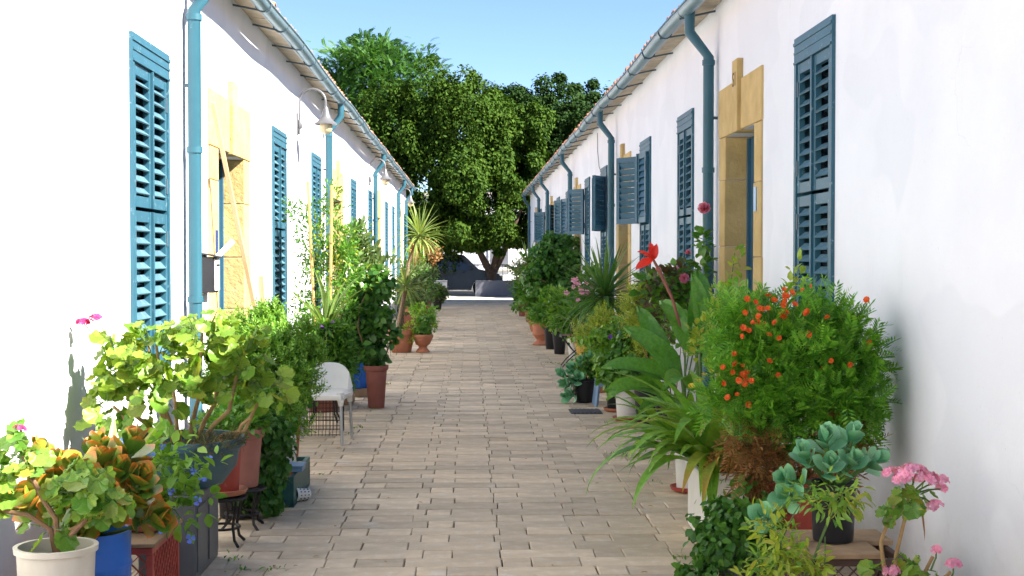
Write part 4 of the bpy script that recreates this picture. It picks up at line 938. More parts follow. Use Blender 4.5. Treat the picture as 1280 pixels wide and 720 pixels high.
# grey metal stand with the big teal planter and geranium
t = thing('metal_stand', 'grey sheet-metal box stand under the wide teal planter', 'stand', (-1.48, 6.98, .004))
MB().box(-.14, .14, -.30, .30, 0, .40).build('body', 'greymetal', t, bevel=.008); MB().box(-.165, .165, -.325, .325, .402, .434).build('lip', 'greymetal', t, bevel=.006)
for y in (-.15, .15): MB().box(.1405, .147, y - .12, y + .12, .04, .36).build('panel', 'greymetal', t, bevel=.003)
t = plant('potted_geranium', 'large sunlit lime-green geranium with tan stems in a wide teal planter', -1.46, 6.98, .44, G_L)
potmesh(t, .31, .2, .24, 'teal', style='bowl', rim=.045)
for e in ((-.3, -.1, .62), (-.1, -.15, .72), (.12, -.1, .78), (.32, -.05, .66), (.42, 0, .45), (.2, .12, .72), (-.2, .12, .7), (.0, -.22, .5), (.36, -.1, .35), (-.3, -.2, .42)):
    e = Vector(e); b = Vector((e.x * .25, e.y * .3, .19)); m = b.lerp(e, .5) + Vector((e.x * .12, 0, -.05))
    MB().tube([b, b.lerp(m, .5) + Vector((0, 0, .02)), m, m.lerp(e, .5) + Vector((0, 0, .03)), e], [.013, .012, .011, .009, .007], 8).build('stem', 'tanstem', t, True)
leaf_blobs(t, 'ger_light', [(-.30, -.08, .62, .15, .15, .17, 48), (-.10, -.14, .68, .17, .16, .17, 52), (.12, -.08, .76, .16, .16, .16, 48), (.32, -.04, .66, .15, .15, .16, 40), (.42, .0, .48, .11, .12, .12, 18), (-.02, -.22, .50, .16, .12, .12, 26), (-.34, -.16, .42, .11, .12, .12, 20), (.12, .12, .76, .18, .15, .12, 24), (.18, -.05, .5, .2, .12, .1, 18)], .088, pet='greenstem')
leaf_blobs(t, 'ger_mid', [(-.1, -.22, .32, .22, .1, .08, 14)], .075)
umbel(t, 'magenta', (-.47, -.12, .83), .03, 20, .016, (-.34, -.1, .64)); umbel(t, 'magenta', (-.40, -.14, .85), .03, 18, .016, (-.3, -.1, .64))
mass(t, 'ground_cover', [(.12, -.2, .225, .16, .1, .03), (.2, -.05, .23, .1, .16, .04)], 500, TSP, .035, 'maroon', up=.6, clump=.5, per=10)
# red and pink pots on iron stands
stand('low black iron plant stand under the red bucket', -1.37, 7.58, .27, .13)
t = plant('potted_herb', 'small green herb in a faded red bucket on an iron stand', -1.37, 7.58, .278, G_L)
saucer(t, .13, 'terra'); potmesh(t, .115, .09, .32, 'redpl', 0, 0, .016, style='bucket'); mass(t, 'foliage', [(0, 0, .38, .12, .12, .09)], 420, TL, .04, 'mid', per=14)
stand('low black iron plant stand under the dull pink pot', -1.34, 8.05, .24, .135)
t = plant('potted_herb', 'bushy green herb in a dull pink pot behind the red bucket', -1.34, 8.05, .248, G_L)
potmesh(t, .13, .095, .34, 'terrapink', rim=.05); mass(t, 'foliage', [(0, 0, .40, .16, .15, .12), (.06, 0, .5, .1, .1, .1)], 700, TL, .045, 'mid', per=14)
# dense shrub in blue bucket and its neighbours
t = plant('potted_shrub', 'dense bright green upright shrub in a blue bucket by the geranium', -1.38, 8.75, g=G_L)
potmesh(t, .15, .12, .32, 'bluepl', style='bucket')
stems(t, (0, 0, .28), [(-.1, 0, 1.0), (.1, .05, 1.1), (.22, 0, .95), (.0, .1, 1.15), (.15, -.1, .8)], .012, 'woodystem')
mass(t, 'foliage', [(.02, 0, .95, .24, .22, .26), (.22, 0, .92, .18, .18, .2), (-.12, .05, .8, .18, .18, .24), (.12, 0, .66, .24, .2, .22), (.28, .02, 1.05, .1, .1, .13), (.08, .02, 1.15, .12, .12, .14)], 5200, TSP, .085, 'light', up=.9, clump=.26, per=40, shell=.4)
t = plant('trailing_plant', 'dark trailing plant spilling over the green crate', -1.42, 8.38, .004, G_L)
potmesh(t, .14, .11, .5, 'black', style='bucket')
stems(t, (0, 0, .46), [(.2, -.05, .5), (.24, -.1, .2), (.05, -.15, .5), (.15, .1, .6)], .007, 'greenstem')
mass(t, 'foliage', [(.08, -.02, .56, .22, .18, .16), (.2, -.03, .36, .12, .15, .2), (.22, -.04, .16, .09, .12, .12), (.1, -.12, .3, .12, .1, .22)], 3200, TW, .05, 'dark', up=-.1, clump=.3, per=24, shell=.3)
crate('plastic_crate', 'dark green plastic crate on the paving beside the trailing plant', -1.52, -1.115, 8.66, 9.55, .004, .2, 'greencr', lattice=False)
tag(MB().box(-1.22, -1.08, 8.82, 9.0, .205, .235).box(-1.225, -1.075, 8.815, 9.005, .235, .245).build('tray', 'bluestool', None, bevel=.004), 'flat blue tray on the edge of the green crate', 'tray')
tag(MB().box(-1.3, -1.17, 9.05, 9.25, .205, .40).build('carton', 'whiteplastic', None, bevel=.008), 'white plastic carton standing on the green crate', 'carton')
cup = thing('cup', 'white perforated plastic cup lying on the paving', 'cup', (-1.05, 8.92, .046), R(35))
MB().lathe([(.036, 0), (.045, .10), (.042, .10), (.034, .006), (.004, .005)], n=20, cap0=True, cap1=True).build('wall', 'whiteplastic', cup, True).matrix_basis = Matrix.Rotation(R(-87), 4, 'Y')
hb = MB()
for ring in range(3):
    for k in range(12):
        a = 2 * math.pi * k / 12; x = -.02 - ring * .028; rr = .0375 + .009 * (-x / .1) + .0005
        hb.obox((x, rr * math.cos(a), rr * math.sin(a)), (.008, .004, .006), Matrix.Rotation(a, 3, 'X'))
hb.build('holes', 'black', cup, stuff=True).matrix_basis = Matrix.Rotation(R(3), 4, 'Y')
t = plant('potted_plant', 'dark leafy plant in a tall red pot beside the white chair', -1.33, 9.8, g=G_L)
potmesh(t, .14, .09, .52, 'redpl', rim=.04); mass(t, 'foliage', [(.0, 0, .6, .2, .18, .14), (.06, -.05, .68, .14, .14, .12)], 900, TW, .06, 'mid', per=16)
# white chair
c = thing('chair', 'white plastic garden chair with low rounded back and metal legs', 'chair', (-1.27, 11.75, .004), R(-6)); c.scale = (1.08, 1.08, 1.0)
seat = MB(); n = 8; v = []; f = []
for j in range(n + 1):
    for i in range(n + 1):
        x = -.22 + .44 * i / n; y = -.22 + .42 * j / n; ex = abs(2 * i / n - 1); ey = (1 - j / n)
        z = .445 - .018 * math.cos(x * 6) * math.cos(y * 6) - (.03 if j == 0 else 0) - (.03 if i in (0, n) else 0) - .01 * ey
        v.append((x * (1 - .06 * j / n), y, z))
nv = len(v); v += [(a, b, d - .018) for a, b, d in v]
for j in range(n):
    for i in range(n):
        a = j * (n + 1) + i; f.append((a, a + 1, a + n + 2, a + n + 1)); f.append((nv + a, nv + a + n + 1, nv + a + n + 2, nv + a + 1))
edge = [i for i in range(n + 1)] + [j * (n + 1) + n for j in range(1, n + 1)] + [n * (n + 1) + i for i in range(n - 1, -1, -1)] + [j * (n + 1) for j in range(n - 1, 0, -1)]
for a, b in zip(edge, edge[1:] + edge[:1]): f.append((a, nv + a, nv + b, b))
seat.add(v, f).build('seat', 'whiteplastic', c, True)
MB().box(-.205, .205, -.223, -.205, .385, .425).box(-.222, -.204, -.2, .17, .39, .425).box(.204, .222, -.2, .17, .39, .425).build('apron', 'whiteplastic', c, bevel=.008)
bk = MB(); v = []; f = []; n = 14
for i in range(n + 1):
    u = -1 + 2 * i / n; top = .46 + .205 * max(0, 1 - abs(u) ** 3.2) ** .55; x = .21 * u; y = .20 - .05 * u * u
    for z, dy in ((.44, 0), (top, .05)):
        v += [(x, y + dy, z), (x, y + dy + .016, z)]
for i in range(n):
    a = i * 4; f += [(a, a + 4, a + 6, a + 2), (a + 1, a + 3, a + 7, a + 5), (a + 2, a + 6, a + 7, a + 3), (a, a + 1, a + 5, a + 4)]
f += [(0, 2, 3, 1), (n * 4, n * 4 + 1, n * 4 + 3, n * 4 + 2)]
bk.add(v, f).build('backrest', 'whiteplastic', c, True)
for sx in (-1, 1):
    for sy in (-1, 1):
        MB().tube([(sx * .19, sy * .18, .435), (sx * .205, sy * .205, .0)], .0125, 10).build('leg', 'chairleg', c, True)
        MB().tube([(sx * .185, sy * .17, .44), (sx * .193, sy * .185, .33)], [.034, .019], 10).build('leg_socket', 'whiteplastic', c, True)
# wire cage under the chair
cg = thing('wire_cage', 'small black wire cage standing behind the white chair', 'cage', (-1.37, 12.33, .004)); a, b, h = .22, .20, .34
wm = MB()
for zz in (.01, .09, .17, .25, h): wm.tube([(-a, -b, zz), (a, -b, zz), (a, b, zz), (-a, b, zz), (-a, -b, zz)], .004, 4)
wm.build('hoops', 'blackmetal', cg)
for k in range(15):
    x = -a + 2 * a * k / 14; MB().tube([(x, -b, 0), (x, -b, h), (x, b, h), (x, b, 0)], .0028, 4).build('wire', 'blackmetal', cg)
for k in range(1, 12):
    y = -b + 2 * b * k / 12; MB().tube([(-a, y, 0), (-a, y, h + .004), (a, y, h + .004), (a, y, 0)], .0028, 4).build('wire', 'blackmetal', cg)
# navy pot on stand with pale straps and trailing green
st = stand('tall black iron plant stand carrying the navy pot', -1.40, 13.25, .66, .17)
t = plant('potted_agave', 'pale green sword-leaved plant with trailing greenery in a navy pot', -1.40, 13.25, .668, G_L)
potmesh(t, .19, .14, .26, 'navy'); strap_clump(t, 'aloe', (.02, 0, .22), 22, .55, (.05, 1.0))
mass(t, 'trailing_foliage', [(.0, -.14, .22, .24, .1, .08), (.18, -.08, .05, .1, .12, .22), (.22, -.04, -.14, .07, .1, .2), (-.1, -.16, .1, .14, .08, .14), (.08, -.16, -.1, .18, .08, .25)], 3600, TN, .06, 'mid', up=-.3, clump=.3, per=20, shell=.2)
flowers(t, 'purple', [(-.12, -.25, .30), (.0, -.26, .27), (.1, -.24, .31)], .018)
# tall climber on canes
t = plant('climbing_plant', 'airy climbing plant tied to orange bamboo canes in a clay pot', -1.50, 14.1, g=G_L)
potmesh(t, .2, .15, .4, 'terradark')
for p, q in (((-.06, -.08, .36), (-.13, -.24, 2.36)), ((.07, -.1, .36), (.11, -.24, 2.32)), ((.0, .08, .36), (.22, .1, 1.9))): MB().tube([p, q], .015, 8).build('cane', 'bamboo', t, True)
stems(t, (0, 0, .36), [(-.1, 0, 2.1), (.1, 0, 2.0), (.15, .0, 1.7), (-.2, .02, 1.6), (.25, .05, 1.5), (.1, .0, 2.35)], .006, 'woodystem', bend=.06)
mass(t, 'foliage', [(-.13, 0, 1.7, .20, .2, .35), (.08, 0, 1.45, .28, .22, .45), (.22, .04, 1.75, .18, .2, .35), (.08, .0, 2.12, .16, .15, .3), (-.25, 0, 2.0, .13, .12, .25), (-.1, 0, 1.1, .25, .2, .3), (.2, 0, 1.05, .2, .2, .25)], 3600, TN, .055, 'mid', up=.3, clump=.26, per=26, shell=.25)
mass(t, 'yellow_leaves', [(.08, -.05, 1.6, .3, .2, .5)], 300, TN, .055, 'yellowg', clump=.4, per=6, shell=.2)
# blue barrels on blocks
for x, y, rr, lab, zz in ((-1.46, 14.85, .2, 'bright blue plastic barrel under the trailing greenery', .1), (-1.34, 15.7, .215, 'bright blue plastic barrel set behind the first blue one', .1)):
    tag(MB().box(x - .2, x + .2, y - .2, y + .2, .004, zz - .004).build('wood_block', 'wood', None, bevel=.006), lab.replace('bright blue plastic barrel', 'wooden block under the blue barrel').replace(' under the trailing greenery', ' by the trailing greenery'), 'block')
    b = thing('barrel', lab, 'barrel', (x, y, zz)); hh = .52 if y < 15 else .66
    MB().lathe([(rr * .95, 0), (rr, .02), (rr, hh * .33), (rr * 1.03, hh * .35), (rr * 1.03, hh * .38), (rr, hh * .4), (rr, hh * .66), (rr * 1.03, hh * .68), (rr * 1.03, hh * .71), (rr, hh * .73), (rr, hh - .03), (rr * .93, hh)], n=28).build('body', 'bluepl', b, True)
    MB().lathe([(rr * .96, hh - .004), (rr * .98, hh + .012), (rr * .9, hh + .02)], n=28).build('lid', 'black', b, True)
# terracotta pot with big dark plant
t = plant('potted_plant', 'tall dark glossy-leaved plant in a plain red-brown pot by the blue barrels', -.98, 14.4, g=G_L)
potmesh(t, .125, .085, .45, 'terradark', rim=.05); stems(t, (0, 0, .42), [(-.1, 0, 1.3), (.05, 0, 1.45), (-.15, .1, 1.1), (.1, -.05, 1.0)], .009, 'woodystem')
mass(t, 'foliage', [(-.05, 0, 1.2, .2, .2, .3), (-.14, .05, .95, .22, .22, .3), (.03, -.02, .85, .18, .18, .25), (-.04, 0, .6, .19, .17, .15), (-.22, .1, .75, .2, .2, .3), (.08, 0, 1.35, .1, .1, .2)], 3000, TW, .075, 'dark', up=.1, clump=.3, per=20, shell=.35)
t = plant('oleander', 'slim oleander rising behind the dark glossy plant', -1.42, 17.6, g=G_L)
potmesh(t, .2, .15, .36, 'terradark'); stems(t, (0, 0, .33), [(-.1, 0, 1.6), (.1, 0, 1.8), (.2, 0, 1.5), (0, .1, 1.9)], .009, 'greenstem')
mass(t, 'foliage', [(0, 0, 1.5, .22, .22, .4), (.15, 0, 1.3, .22, .2, .35), (-.05, 0, 1.0, .28, .25, .35), (.0, 0, 1.8, .15, .15, .2)], 1100, TN, .15, 'olive', up=.6, clump=.35, per=14, shell=.2)
# yucca in terracotta
t = plant('yucca', 'sunlit yucca with two spiky heads in a ribbed terracotta pot', -1.13, 22.8, g=G_L)
potmesh(t, .23, .165, .38, 'terra', rim=.09, n=30)
MB().tube([(0, .0, .33), (.03, 0, .9), (.12, 0, 1.5), (.30, 0, 1.95)], [.036, .032, .03, .028], 10).build('trunk', 'trunkyucca', t, True)
MB().tube([(-.05, -.02, .33), (.0, -.05, .7), (.08, -.05, 1.08)], [.045, .04, .035], 10).build('trunk', 'trunkyucca', t, True)
yucca_head(t, 'yucca', (.31, 0, 2.0), 84, .56); yucca_head(t, 'yucca', (.08, -.05, 1.15), 70, .46)
for i in range(16):
    a = i * 2.4; o = Vector((math.cos(a), math.sin(a), 0)); leaf('dryleaf', t, Vector((.24, 0, 1.78)) + o * .03, o * .5 + Vector((0, 0, -1)), o, .32)
mass(t, 'low_foliage', [(.12, -.16, .42, .12, .06, .08), (.17, -.16, .26, .05, .04, .12)], 260, TL, .04, 'yellowg', up=-.1, per=10)
t = plant('potted_plant', 'small leafy plant in a footed terracotta bowl next to the yucca', -.77, 22.75, g=G_L)
potmesh(t, .17, .09, .30, 'terra', style='urn', rim=.05); mass(t, 'foliage', [(.02, 0, .42, .16, .14, .16), (.08, 0, .55, .1, .1, .1)], 420, TW, .06, 'mid', per=14)
t = plant('potted_plant', 'small plant in a bright red pot just past the yucca', -.88, 26.2, g=G_L)
potmesh(t, .16, .12, .34, 'redpl'); mass(t, 'foliage', [(0, 0, .5, .22, .2, .2), (.05, 0, .3, .2, .2, .1)], 600, TL, .08, 'light', per=14)
for i, (x, y, r, h, mt, lm, bl, lab) in enumerate((
    (-1.25, 29.5, .2, .35, 'terradark', 'olive', [(0, 0, .75, .35, .35, .4), (.1, 0, 1.2, .25, .25, .3)], 'greyish bushy plant in a dark clay pot past the red pot'),
    (-1.35, 33.0, .22, .4, 'terra', 'mid', [(0, 0, .9, .35, .35, .5), (0, 0, 1.4, .25, .25, .35)], 'mid-green bush in terracotta halfway to the street'),
    (-1.3, 37.0, .24, .36, 'redpl', 'olive', [(0, 0, .7, .38, .35, .35), (.1, 0, 1.1, .3, .3, .3)], 'olive bush in a faded red tub near the street'),
    (-1.32, 39.6, .26, .38, 'terradark', 'mid', [(0, 0, .75, .42, .4, .4), (-.2, 0, 1.1, .35, .3, .3)], 'wide bush in a brown tub at the street end of the sunlit side'),
    (-.95, 41.2, .15, .3, 'black', 'olive', [(0, 0, .5, .25, .25, .25)], 'little bush in a black pot at the street end'))):
    t = plant('potted_bush', lab, x, y, g=G_L); potmesh(t, r, r * .75, h, mt); stems(t, (0, 0, h - .04), [(b[0], b[1], b[2]) for b in bl], .012, 'woodystem')
    mass(t, 'foliage', bl, 1500, TL, .09, lm, up=.3, per=22, shell=.3)
t = plant('bare_shrub', 'half-dry tan shrub behind the bushes at the street end', -1.5, 42.4, g=G_L); potmesh(t, .2, .16, .4, 'terra')
stems(t, (0, 0, .36), [(-.3, 0, 1.9), (.1, 0, 2.2), (.4, 0, 1.8), (0, .2, 2.0)], .015, 'woodystem'); mass(t, 'foliage', [(0, 0, 1.8, .5, .4, .4), (.4, 0, 1.6, .3, .3, .3)], 500, TL, .1, 'dryleaf', per=10, shell=.2)

# ------------------------------------------------------------------ shaded side, near to far
random.seed(33)
t = plant('pink_geranium', 'leggy pink geranium with clustered flowers against the shaded wall', 1.63, 5.15, g=G_R)
potmesh(t, .12, .09, .26, 'terra')
for P in ([(0, 0, .22), (.01, 0, .45), (.05, 0, .62), (.06, 0, .70)], [(.04, 0, .22), (.12, .02, .36), (.16, .02, .44)], [(.05, 0, .22), (.19, .02, .34), (.23, .02, .38)], [(-.01, 0, .22), (-.05, .0, .5), (.0, .0, .64)]):
    MB().tube(P, [.009, .008, .007, .006][:len(P)], 8).build('stem', 'tanstem', t, True)
leaf_blobs(t, 'ger_mid', [(.07, -.02, .68, .08, .07, .05, 15), (.02, 0, .62, .06, .05, .05, 7), (.1, 0, .40, .07, .06, .05, 7), (-.02, -.02, .42, .07, .06, .09, 8), (.0, -.03, .28, .1, .08, .05, 8)], .058, pet='greenstem')
leaf('dryleaf', t, (.09, -.05, .64), (.1, -.2, -1), (0, -1, 0), .11)
for p, R_, n in (((.06, -.03, .765), .06, 40), ((.0, .0, .76), .04, 22), ((.17, -.01, .735), .035, 18), ((.19, .02, .70), .02, 8), ((.12, -.02, .745), .042, 26), ((.02, -.04, .745), .035, 20), ((.155, -.02, .64), .03, 12), ((.165, .0, .47), .014, 6), ((.24, .02, .405), .028, 16), ((-.02, -.04, .395), .028, 12)): umbel(t, 'pink', p, R_, n, .017, (.06, 0, .68) if p[2] > .6 else (p[0] - .02, p[1], p[2] - .08))
# yellow-green weedy plant
t = plant('weedy_plant', 'straggly yellow-green small-leaved plant in front of the brown crate', 1.21, 5.05, g=G_R)
potmesh(t, .12, .1, .24, 'black'); ends = [(-.1, 0, .62), (0, -.02, .7), (.08, 0, .74), (.16, 0, .66), (.2, 0, .72), (-.04, 0, .5), (.12, -.03, .55), (-.14, 0, .45)]
stems(t, (0, 0, .2), ends, .0045, 'greenstem', bend=.1)
mass(t, 'foliage', [(-.02, -.02, .52, .12, .1, .14), (.2, .1, .68, .14, .08, .06), (-.08, -.04, .4, .11, .1, .14), (.03, -.05, .42, .1, .08, .14)], 460, TN, .052, 'yellowg', up=-.25, clump=.35, per=9, shell=.2)
mass(t, 'green_foliage', [(.12, 0, .7, .13, .1, .08), (-.05, 0, .45, .12, .1, .14)], 260, TN, .045, 'light', up=0, clump=.35, per=9, shell=.2)
# brown lattice crate, boards, black pot with grey succulent
crate('crate', 'brown lattice crate with two boards under the black succulent pot', 1.36, 1.80, 5.5, 5.98, .004, .36, 'brownlat')
for y0, lab in ((5.48, 'worn wooden board on the brown crate, the one at its outer edge'), (5.74, 'worn wooden board on the brown crate, the one towards the doorway')):
    tag(MB().box(1.345, 1.815 - (.12 if y0 < 5.6 else 0), y0, y0 + .245, .364, .386).build('board', 'wood', None, bevel=.003), lab, 'board')
t = plant('grey_succulent', 'grey-green fleshy rosettes in a black pot on the brown crate', 1.555, 5.74, .39, G_R)
potmesh(t, .10, .085, .25, 'black', style='bucket')
for p, ax in (((-.13, -.06, .36), (-.5, -.5, 1)), ((-.04, -.02, .42), (-.1, -.5, 1)), ((.07, -.02, .43), (.3, -.4, 1)), ((-.05, -.12, .33), (0, -.9, .8)), ((.05, -.1, .34), (.3, -.8, .8)), ((.17, 0, .33), (1, -.3, .6)), ((-.2, -.06, .26), (-1, -.5, .5)), ((-.30, -.05, .10), (-.7, -.8, .5)), ((-.22, -.1, .2), (-.5, -1, .4))):
    MB().tube([(0, 0, .21), (p[0] * .6, p[1] * .6, (p[2] + .25) / 2), p], [.012, .011, .01], 6).build('stem', 'greenstem', t, True)
    branch(t, 'kal_grey', p, ax, 5, .10)
# dark ivy-like plant
t = plant('trailing_ivy', 'dark green small-leaved trailing plant in a grey pot at the paving edge', 1.33, 6.55, g=G_R)
potmesh(t, .13, .1, .24, 'greymetal'); mass(t, 'foliage', [(0, 0, .34, .18, .16, .12), (-.1, -.02, .2, .14, .15, .16), (.1, -.08, .18, .16, .1, .16), (-.2, 0, .06, .1, .1, .05)], 2600, TW, .042, 'dark', up=.1, clump=.3, per=16, shell=.35, zmin=.01)
# marigold
t = plant('marigold_bush', 'big marigold bush with orange flowers and browned lower leaves in a red tub', 1.63, 6.75, g=G_R); t.scale = (.93, .93, .97)
potmesh(t, .22, .17, .5, 'redpl', style='bucket')
stems(t, (0, 0, .46), [(-.25, 0, 1.1), (0, -.1, 1.2), (.2, 0, 1.1), (.1, .1, 1.25), (-.1, .1, 1.2), (-.3, -.1, .9), (.3, 0, .9)], .010, 'greenstem')
mb_ = [(-.20, -.02, 1.12, .17, .18, .2), (.02, -.04, 1.14, .19, .2, .17), (.22, 0, 1.12, .17, .18, .18), (-.25, -.02, .94, .14, .16, .16), (-.05, -.12, .94, .2, .15, .17), (.2, -.08, .93, .18, .16, .17), (.30, 0, .80, .11, .12, .14), (-.15, -.1, .78, .17, .12, .11), (.14, -.12, .80, .16, .12, .11), (.31, 0, 1.24, .07, .07, .12), (-.08, .0, 1.30, .09, .09, .1), (.1, .02, 1.29, .07, .07, .09), (-.26, -.02, 1.28, .07, .07, .12), (.22, .02, 1.30, .06, .06, .1)]
mass(t, 'foliage', mb_ + [(random.uniform(-.36, .36), random.uniform(-.2, .05), random.uniform(1.26, 1.42), .035, .035, .09) for _ in range(9)] + [(random.choice((-.4, .4)) + random.gauss(0, .03), -.05, random.uniform(.85, 1.2), .06, .05, .06) for _ in range(7)], 3200, TF, .11, 'marigold', up=.45, clump=.5, per=13, shell=.45)
mass(t, 'dry_foliage', [(-.2, -.12, .60, .18, .12, .14), (0, -.16, .68, .26, .1, .1), (-.25, -.12, .72, .12, .1, .1), (.2, -.12, .74, .12, .08, .06)], 520, TF, .11, 'tagdry', up=-.4, clump=.3, per=16, shell=.35)
fp = [(-.20, -.2, 1.38), (-.16, -.18, 1.42), (-.1, -.2, 1.44), (-.06, -.2, 1.40), (-.25, -.2, 1.34), (-.22, -.22, 1.30), (-.28, -.2, 1.31), (-.17, -.22, 1.31), (-.3, -.2, 1.27), (-.13, -.21, 1.35), (-.02, -.2, 1.47), (.03, -.18, 1.49), (-.2, -.2, 1.45), (-.26, -.18, 1.41), (-.33, -.18, 1.24), (-.35, -.2, 1.02), (-.38, -.18, 1.06), (-.32, -.2, 1.0), (-.42, -.15, 1.0), (-.36, -.2, .95), (-.29, -.22, 1.02), (-.2, -.24, 1.12), (.12, -.24, 1.12), (.22, -.24, 1.10), (.33, -.15, 1.42), (.36, -.1, 1.2), (-.3, -.2, .9), (.0, -.25, 1.25), (-.4, -.15, .93)]
fp += [(random.gauss(-.15, .17), -.2 + random.uniform(-.04, .04), random.gauss(1.30, .11)) for _ in range(26)] + [(random.gauss(-.34, .06), -.16, random.gauss(1.02, .06)) for _ in range(8)]
fp = [(q[0], q[1] - .05, q[2] + .01) for q in fp]
for q in fp[::3]: MB().tube([(q[0] * .8, q[1] * .5, q[2] - .16), (q[0] * .95, q[1] * .85, q[2] - .05), q], .0025, 5, False).build('flower_stalk', 'greenstem', t)
flowers(t, 'orange', fp, .0165, (-.2, -.8, .5), jit=.5)
# upright yellow-green sprigs behind the marigold
for x, y, h, lab in ((1.86, 7.75, 1.50, 'tall yellow-green sprig standing between marigold and blue shutter'), (1.72, 8.75, 1.62, 'tall yellow-green leafy sprig before the shaded stone doorway')):
    t = plant('sprig_shrub', lab, x, y, g=G_R); potmesh(t, .14, .11, .3, 'terra'); e = [(.0, 0, h), (-.1, 0, h - .3), (.08, .0, h - .25), (-.18, 0, h - .45)]
    stems(t, (0, 0, .26), e, .006, 'greenstem', bend=.04)
    mass(t, 'foliage', [(.0, 0, h - .1, .04, .04, .2), (-.1, 0, h - .42, .06, .06, .2), (.06, 0, h - .4, .06, .06, .22), (-.2, 0, h - .55, .09, .09, .16), (0, 0, h - .7, .16, .14, .25)], 620, TL, .05, 'yellowg', up=.7, clump=.4, per=8, shell=.2)
# white planter with strap leaves
t = plant('strap_leaf_plant', 'clump of long arching strap leaves in a white planter', 1.46, 7.75, g=G_R)
MB().box(-.16, .16, -.28, .28, 0, .36).build('pot', 'whiteplastic', t, bevel=.02); MB().box(-.175, .175, -.295, .295, .362, .395).build('rim', 'whiteplastic', t, bevel=.01); MB().box(-.15, .15, -.27, .27, .396, .402).build('soil', 'soil', t)
for cx, cy in ((0, -.12), (-.02, .15), (.03, .0)): strap_clump(t, 'strap', (cx, cy, .40), 20, .68, (.25, 1.1))
strap_clump(t, 'strap', (-.1, -.15, .40), 26, .72, (.35, 1.2), (R(140), R(280)))
strap_clump(t, 'strap_y', (-.05, -.2, .42), 4, .72, (.8, 1.15), (R(190), R(260)))
strap_clump(t, 'strap_y', (0, -.05, .42), 4, .7, (.3, 1.0), (R(120), R(250)))
flowers(t, 'yellow', [(-.2 + .04 * k, -.1 + .02 * (k % 3), .86 + .03 * (k % 4)) for k in range(10)], .02)
t = thing('strap_leaf_plant', 'smaller strap-leaved clump in a white pot on a red saucer before the canna', 'plant', (1.50, 9.2, .004), 0, G_R); saucer(t, .12, 'redpl'); potmesh(t, .1, .085, .26, 'whiteplastic', 0, 0, .014, style='bucket')
strap_clump(t, 'strap', (0, 0, .24), 34, .62, (.2, 1.1)); strap_clump(t, 'strap', (-.03, 0, .24), 12, .7, (.3, .9), (R(120), R(260)))
# canna
t = plant('canna_lily', 'canna lily with broad leaves and one red bloom on a purple stalk', 1.66, 9.6, g=G_R)
potmesh(t, .18, .14, .36, 'whiteplastic', style='bucket')
for x, y, h in ((-.05, 0, 1.2), (-.18, -.05, .9), (.1, .0, 1.25), (0, .1, 1.0), (-.25, .05, .95)): MB().tube([(x * .5, y * .5, .32), (x, y, h)], [.016, .010], 8).build('stem', 'greenstem', t, True)
for p, d, up, L in (((-.05, 0, .95), (.12, 0, 1), (.2, -1, .2), .58), ((.08, 0, .95), (.35, .1, 1), (0, -1, .3), .62), ((-.08, -.02, .9), (-.35, -.1, 1), (.2, -1, .3), .52), ((0, -.05, .85), (.8, -.3, .7), (0, -.4, 1), .6), ((.1, 0, .95), (1, -.2, .45), (0, -.5, 1), .56), ((-.18, -.05, .75), (-.6, -.3, .75), (0, -.8, .6), .55), ((-.2, 0, .7), (-1, -.2, .5), (0, -.6, .8), .58), ((-.22, .05, .6), (-.8, -.5, .35), (0, -.7, .8), .55), ((-.1, -.1, .65), (-.3, -.8, .6), (0, -.5, 1), .55), ((-.25, .05, .8), (-.4, .1, 1), (.2, -1, .2), .5), ((.05, .1, .8), (.3, .2, 1), (0, -1, .2), .55), ((-.12, -.06, .5), (-.7, -.7, .4), (-.1, -.5, 1), .5), ((-.3, 0, .65), (-.75, -.2, .2), (.1, -.6, .9), .45), ((.05, -.05, 1.0), (.5, -.2, .9), (.1, -1, .4), .5), ((0, -.04, 1.05), (-.15, -.1, 1), (.3, -1, .1), .42), ((.12, -.02, .8), (.7, -.3, .6), (0, -.8, .7), .5)):
    leaf('canna', t, p, d, up, L, var=.08)
MB().tube([(-.16, 0, 1.1), (-.22, -.02, 1.3), (-.315, -.03, 1.5), (-.36, -.03, 1.58)], [.010, .011, .013, .008], 8).build('flower_stalk', 'maroonstem' if 'maroonstem' in M else 'terradark', t, True)
for d, up in (((-.1, -.2, 1), (.3, -1, .2)), ((.25, -.3, 1), (0, -1, .3)), ((-.7, -.3, .5), (0, -.6, 1)), ((-.9, -.3, -.4), (0, -.8, .6)), ((-.4, -.6, .3), (0, -.5, 1))):
    ML['petal'] = ML.get('petal') or [me_canna('p_red', .24, .5, 6)]; leaf('petal', t, (-.365, -.03, 1.575), d, up, .13, 'petal', .1)
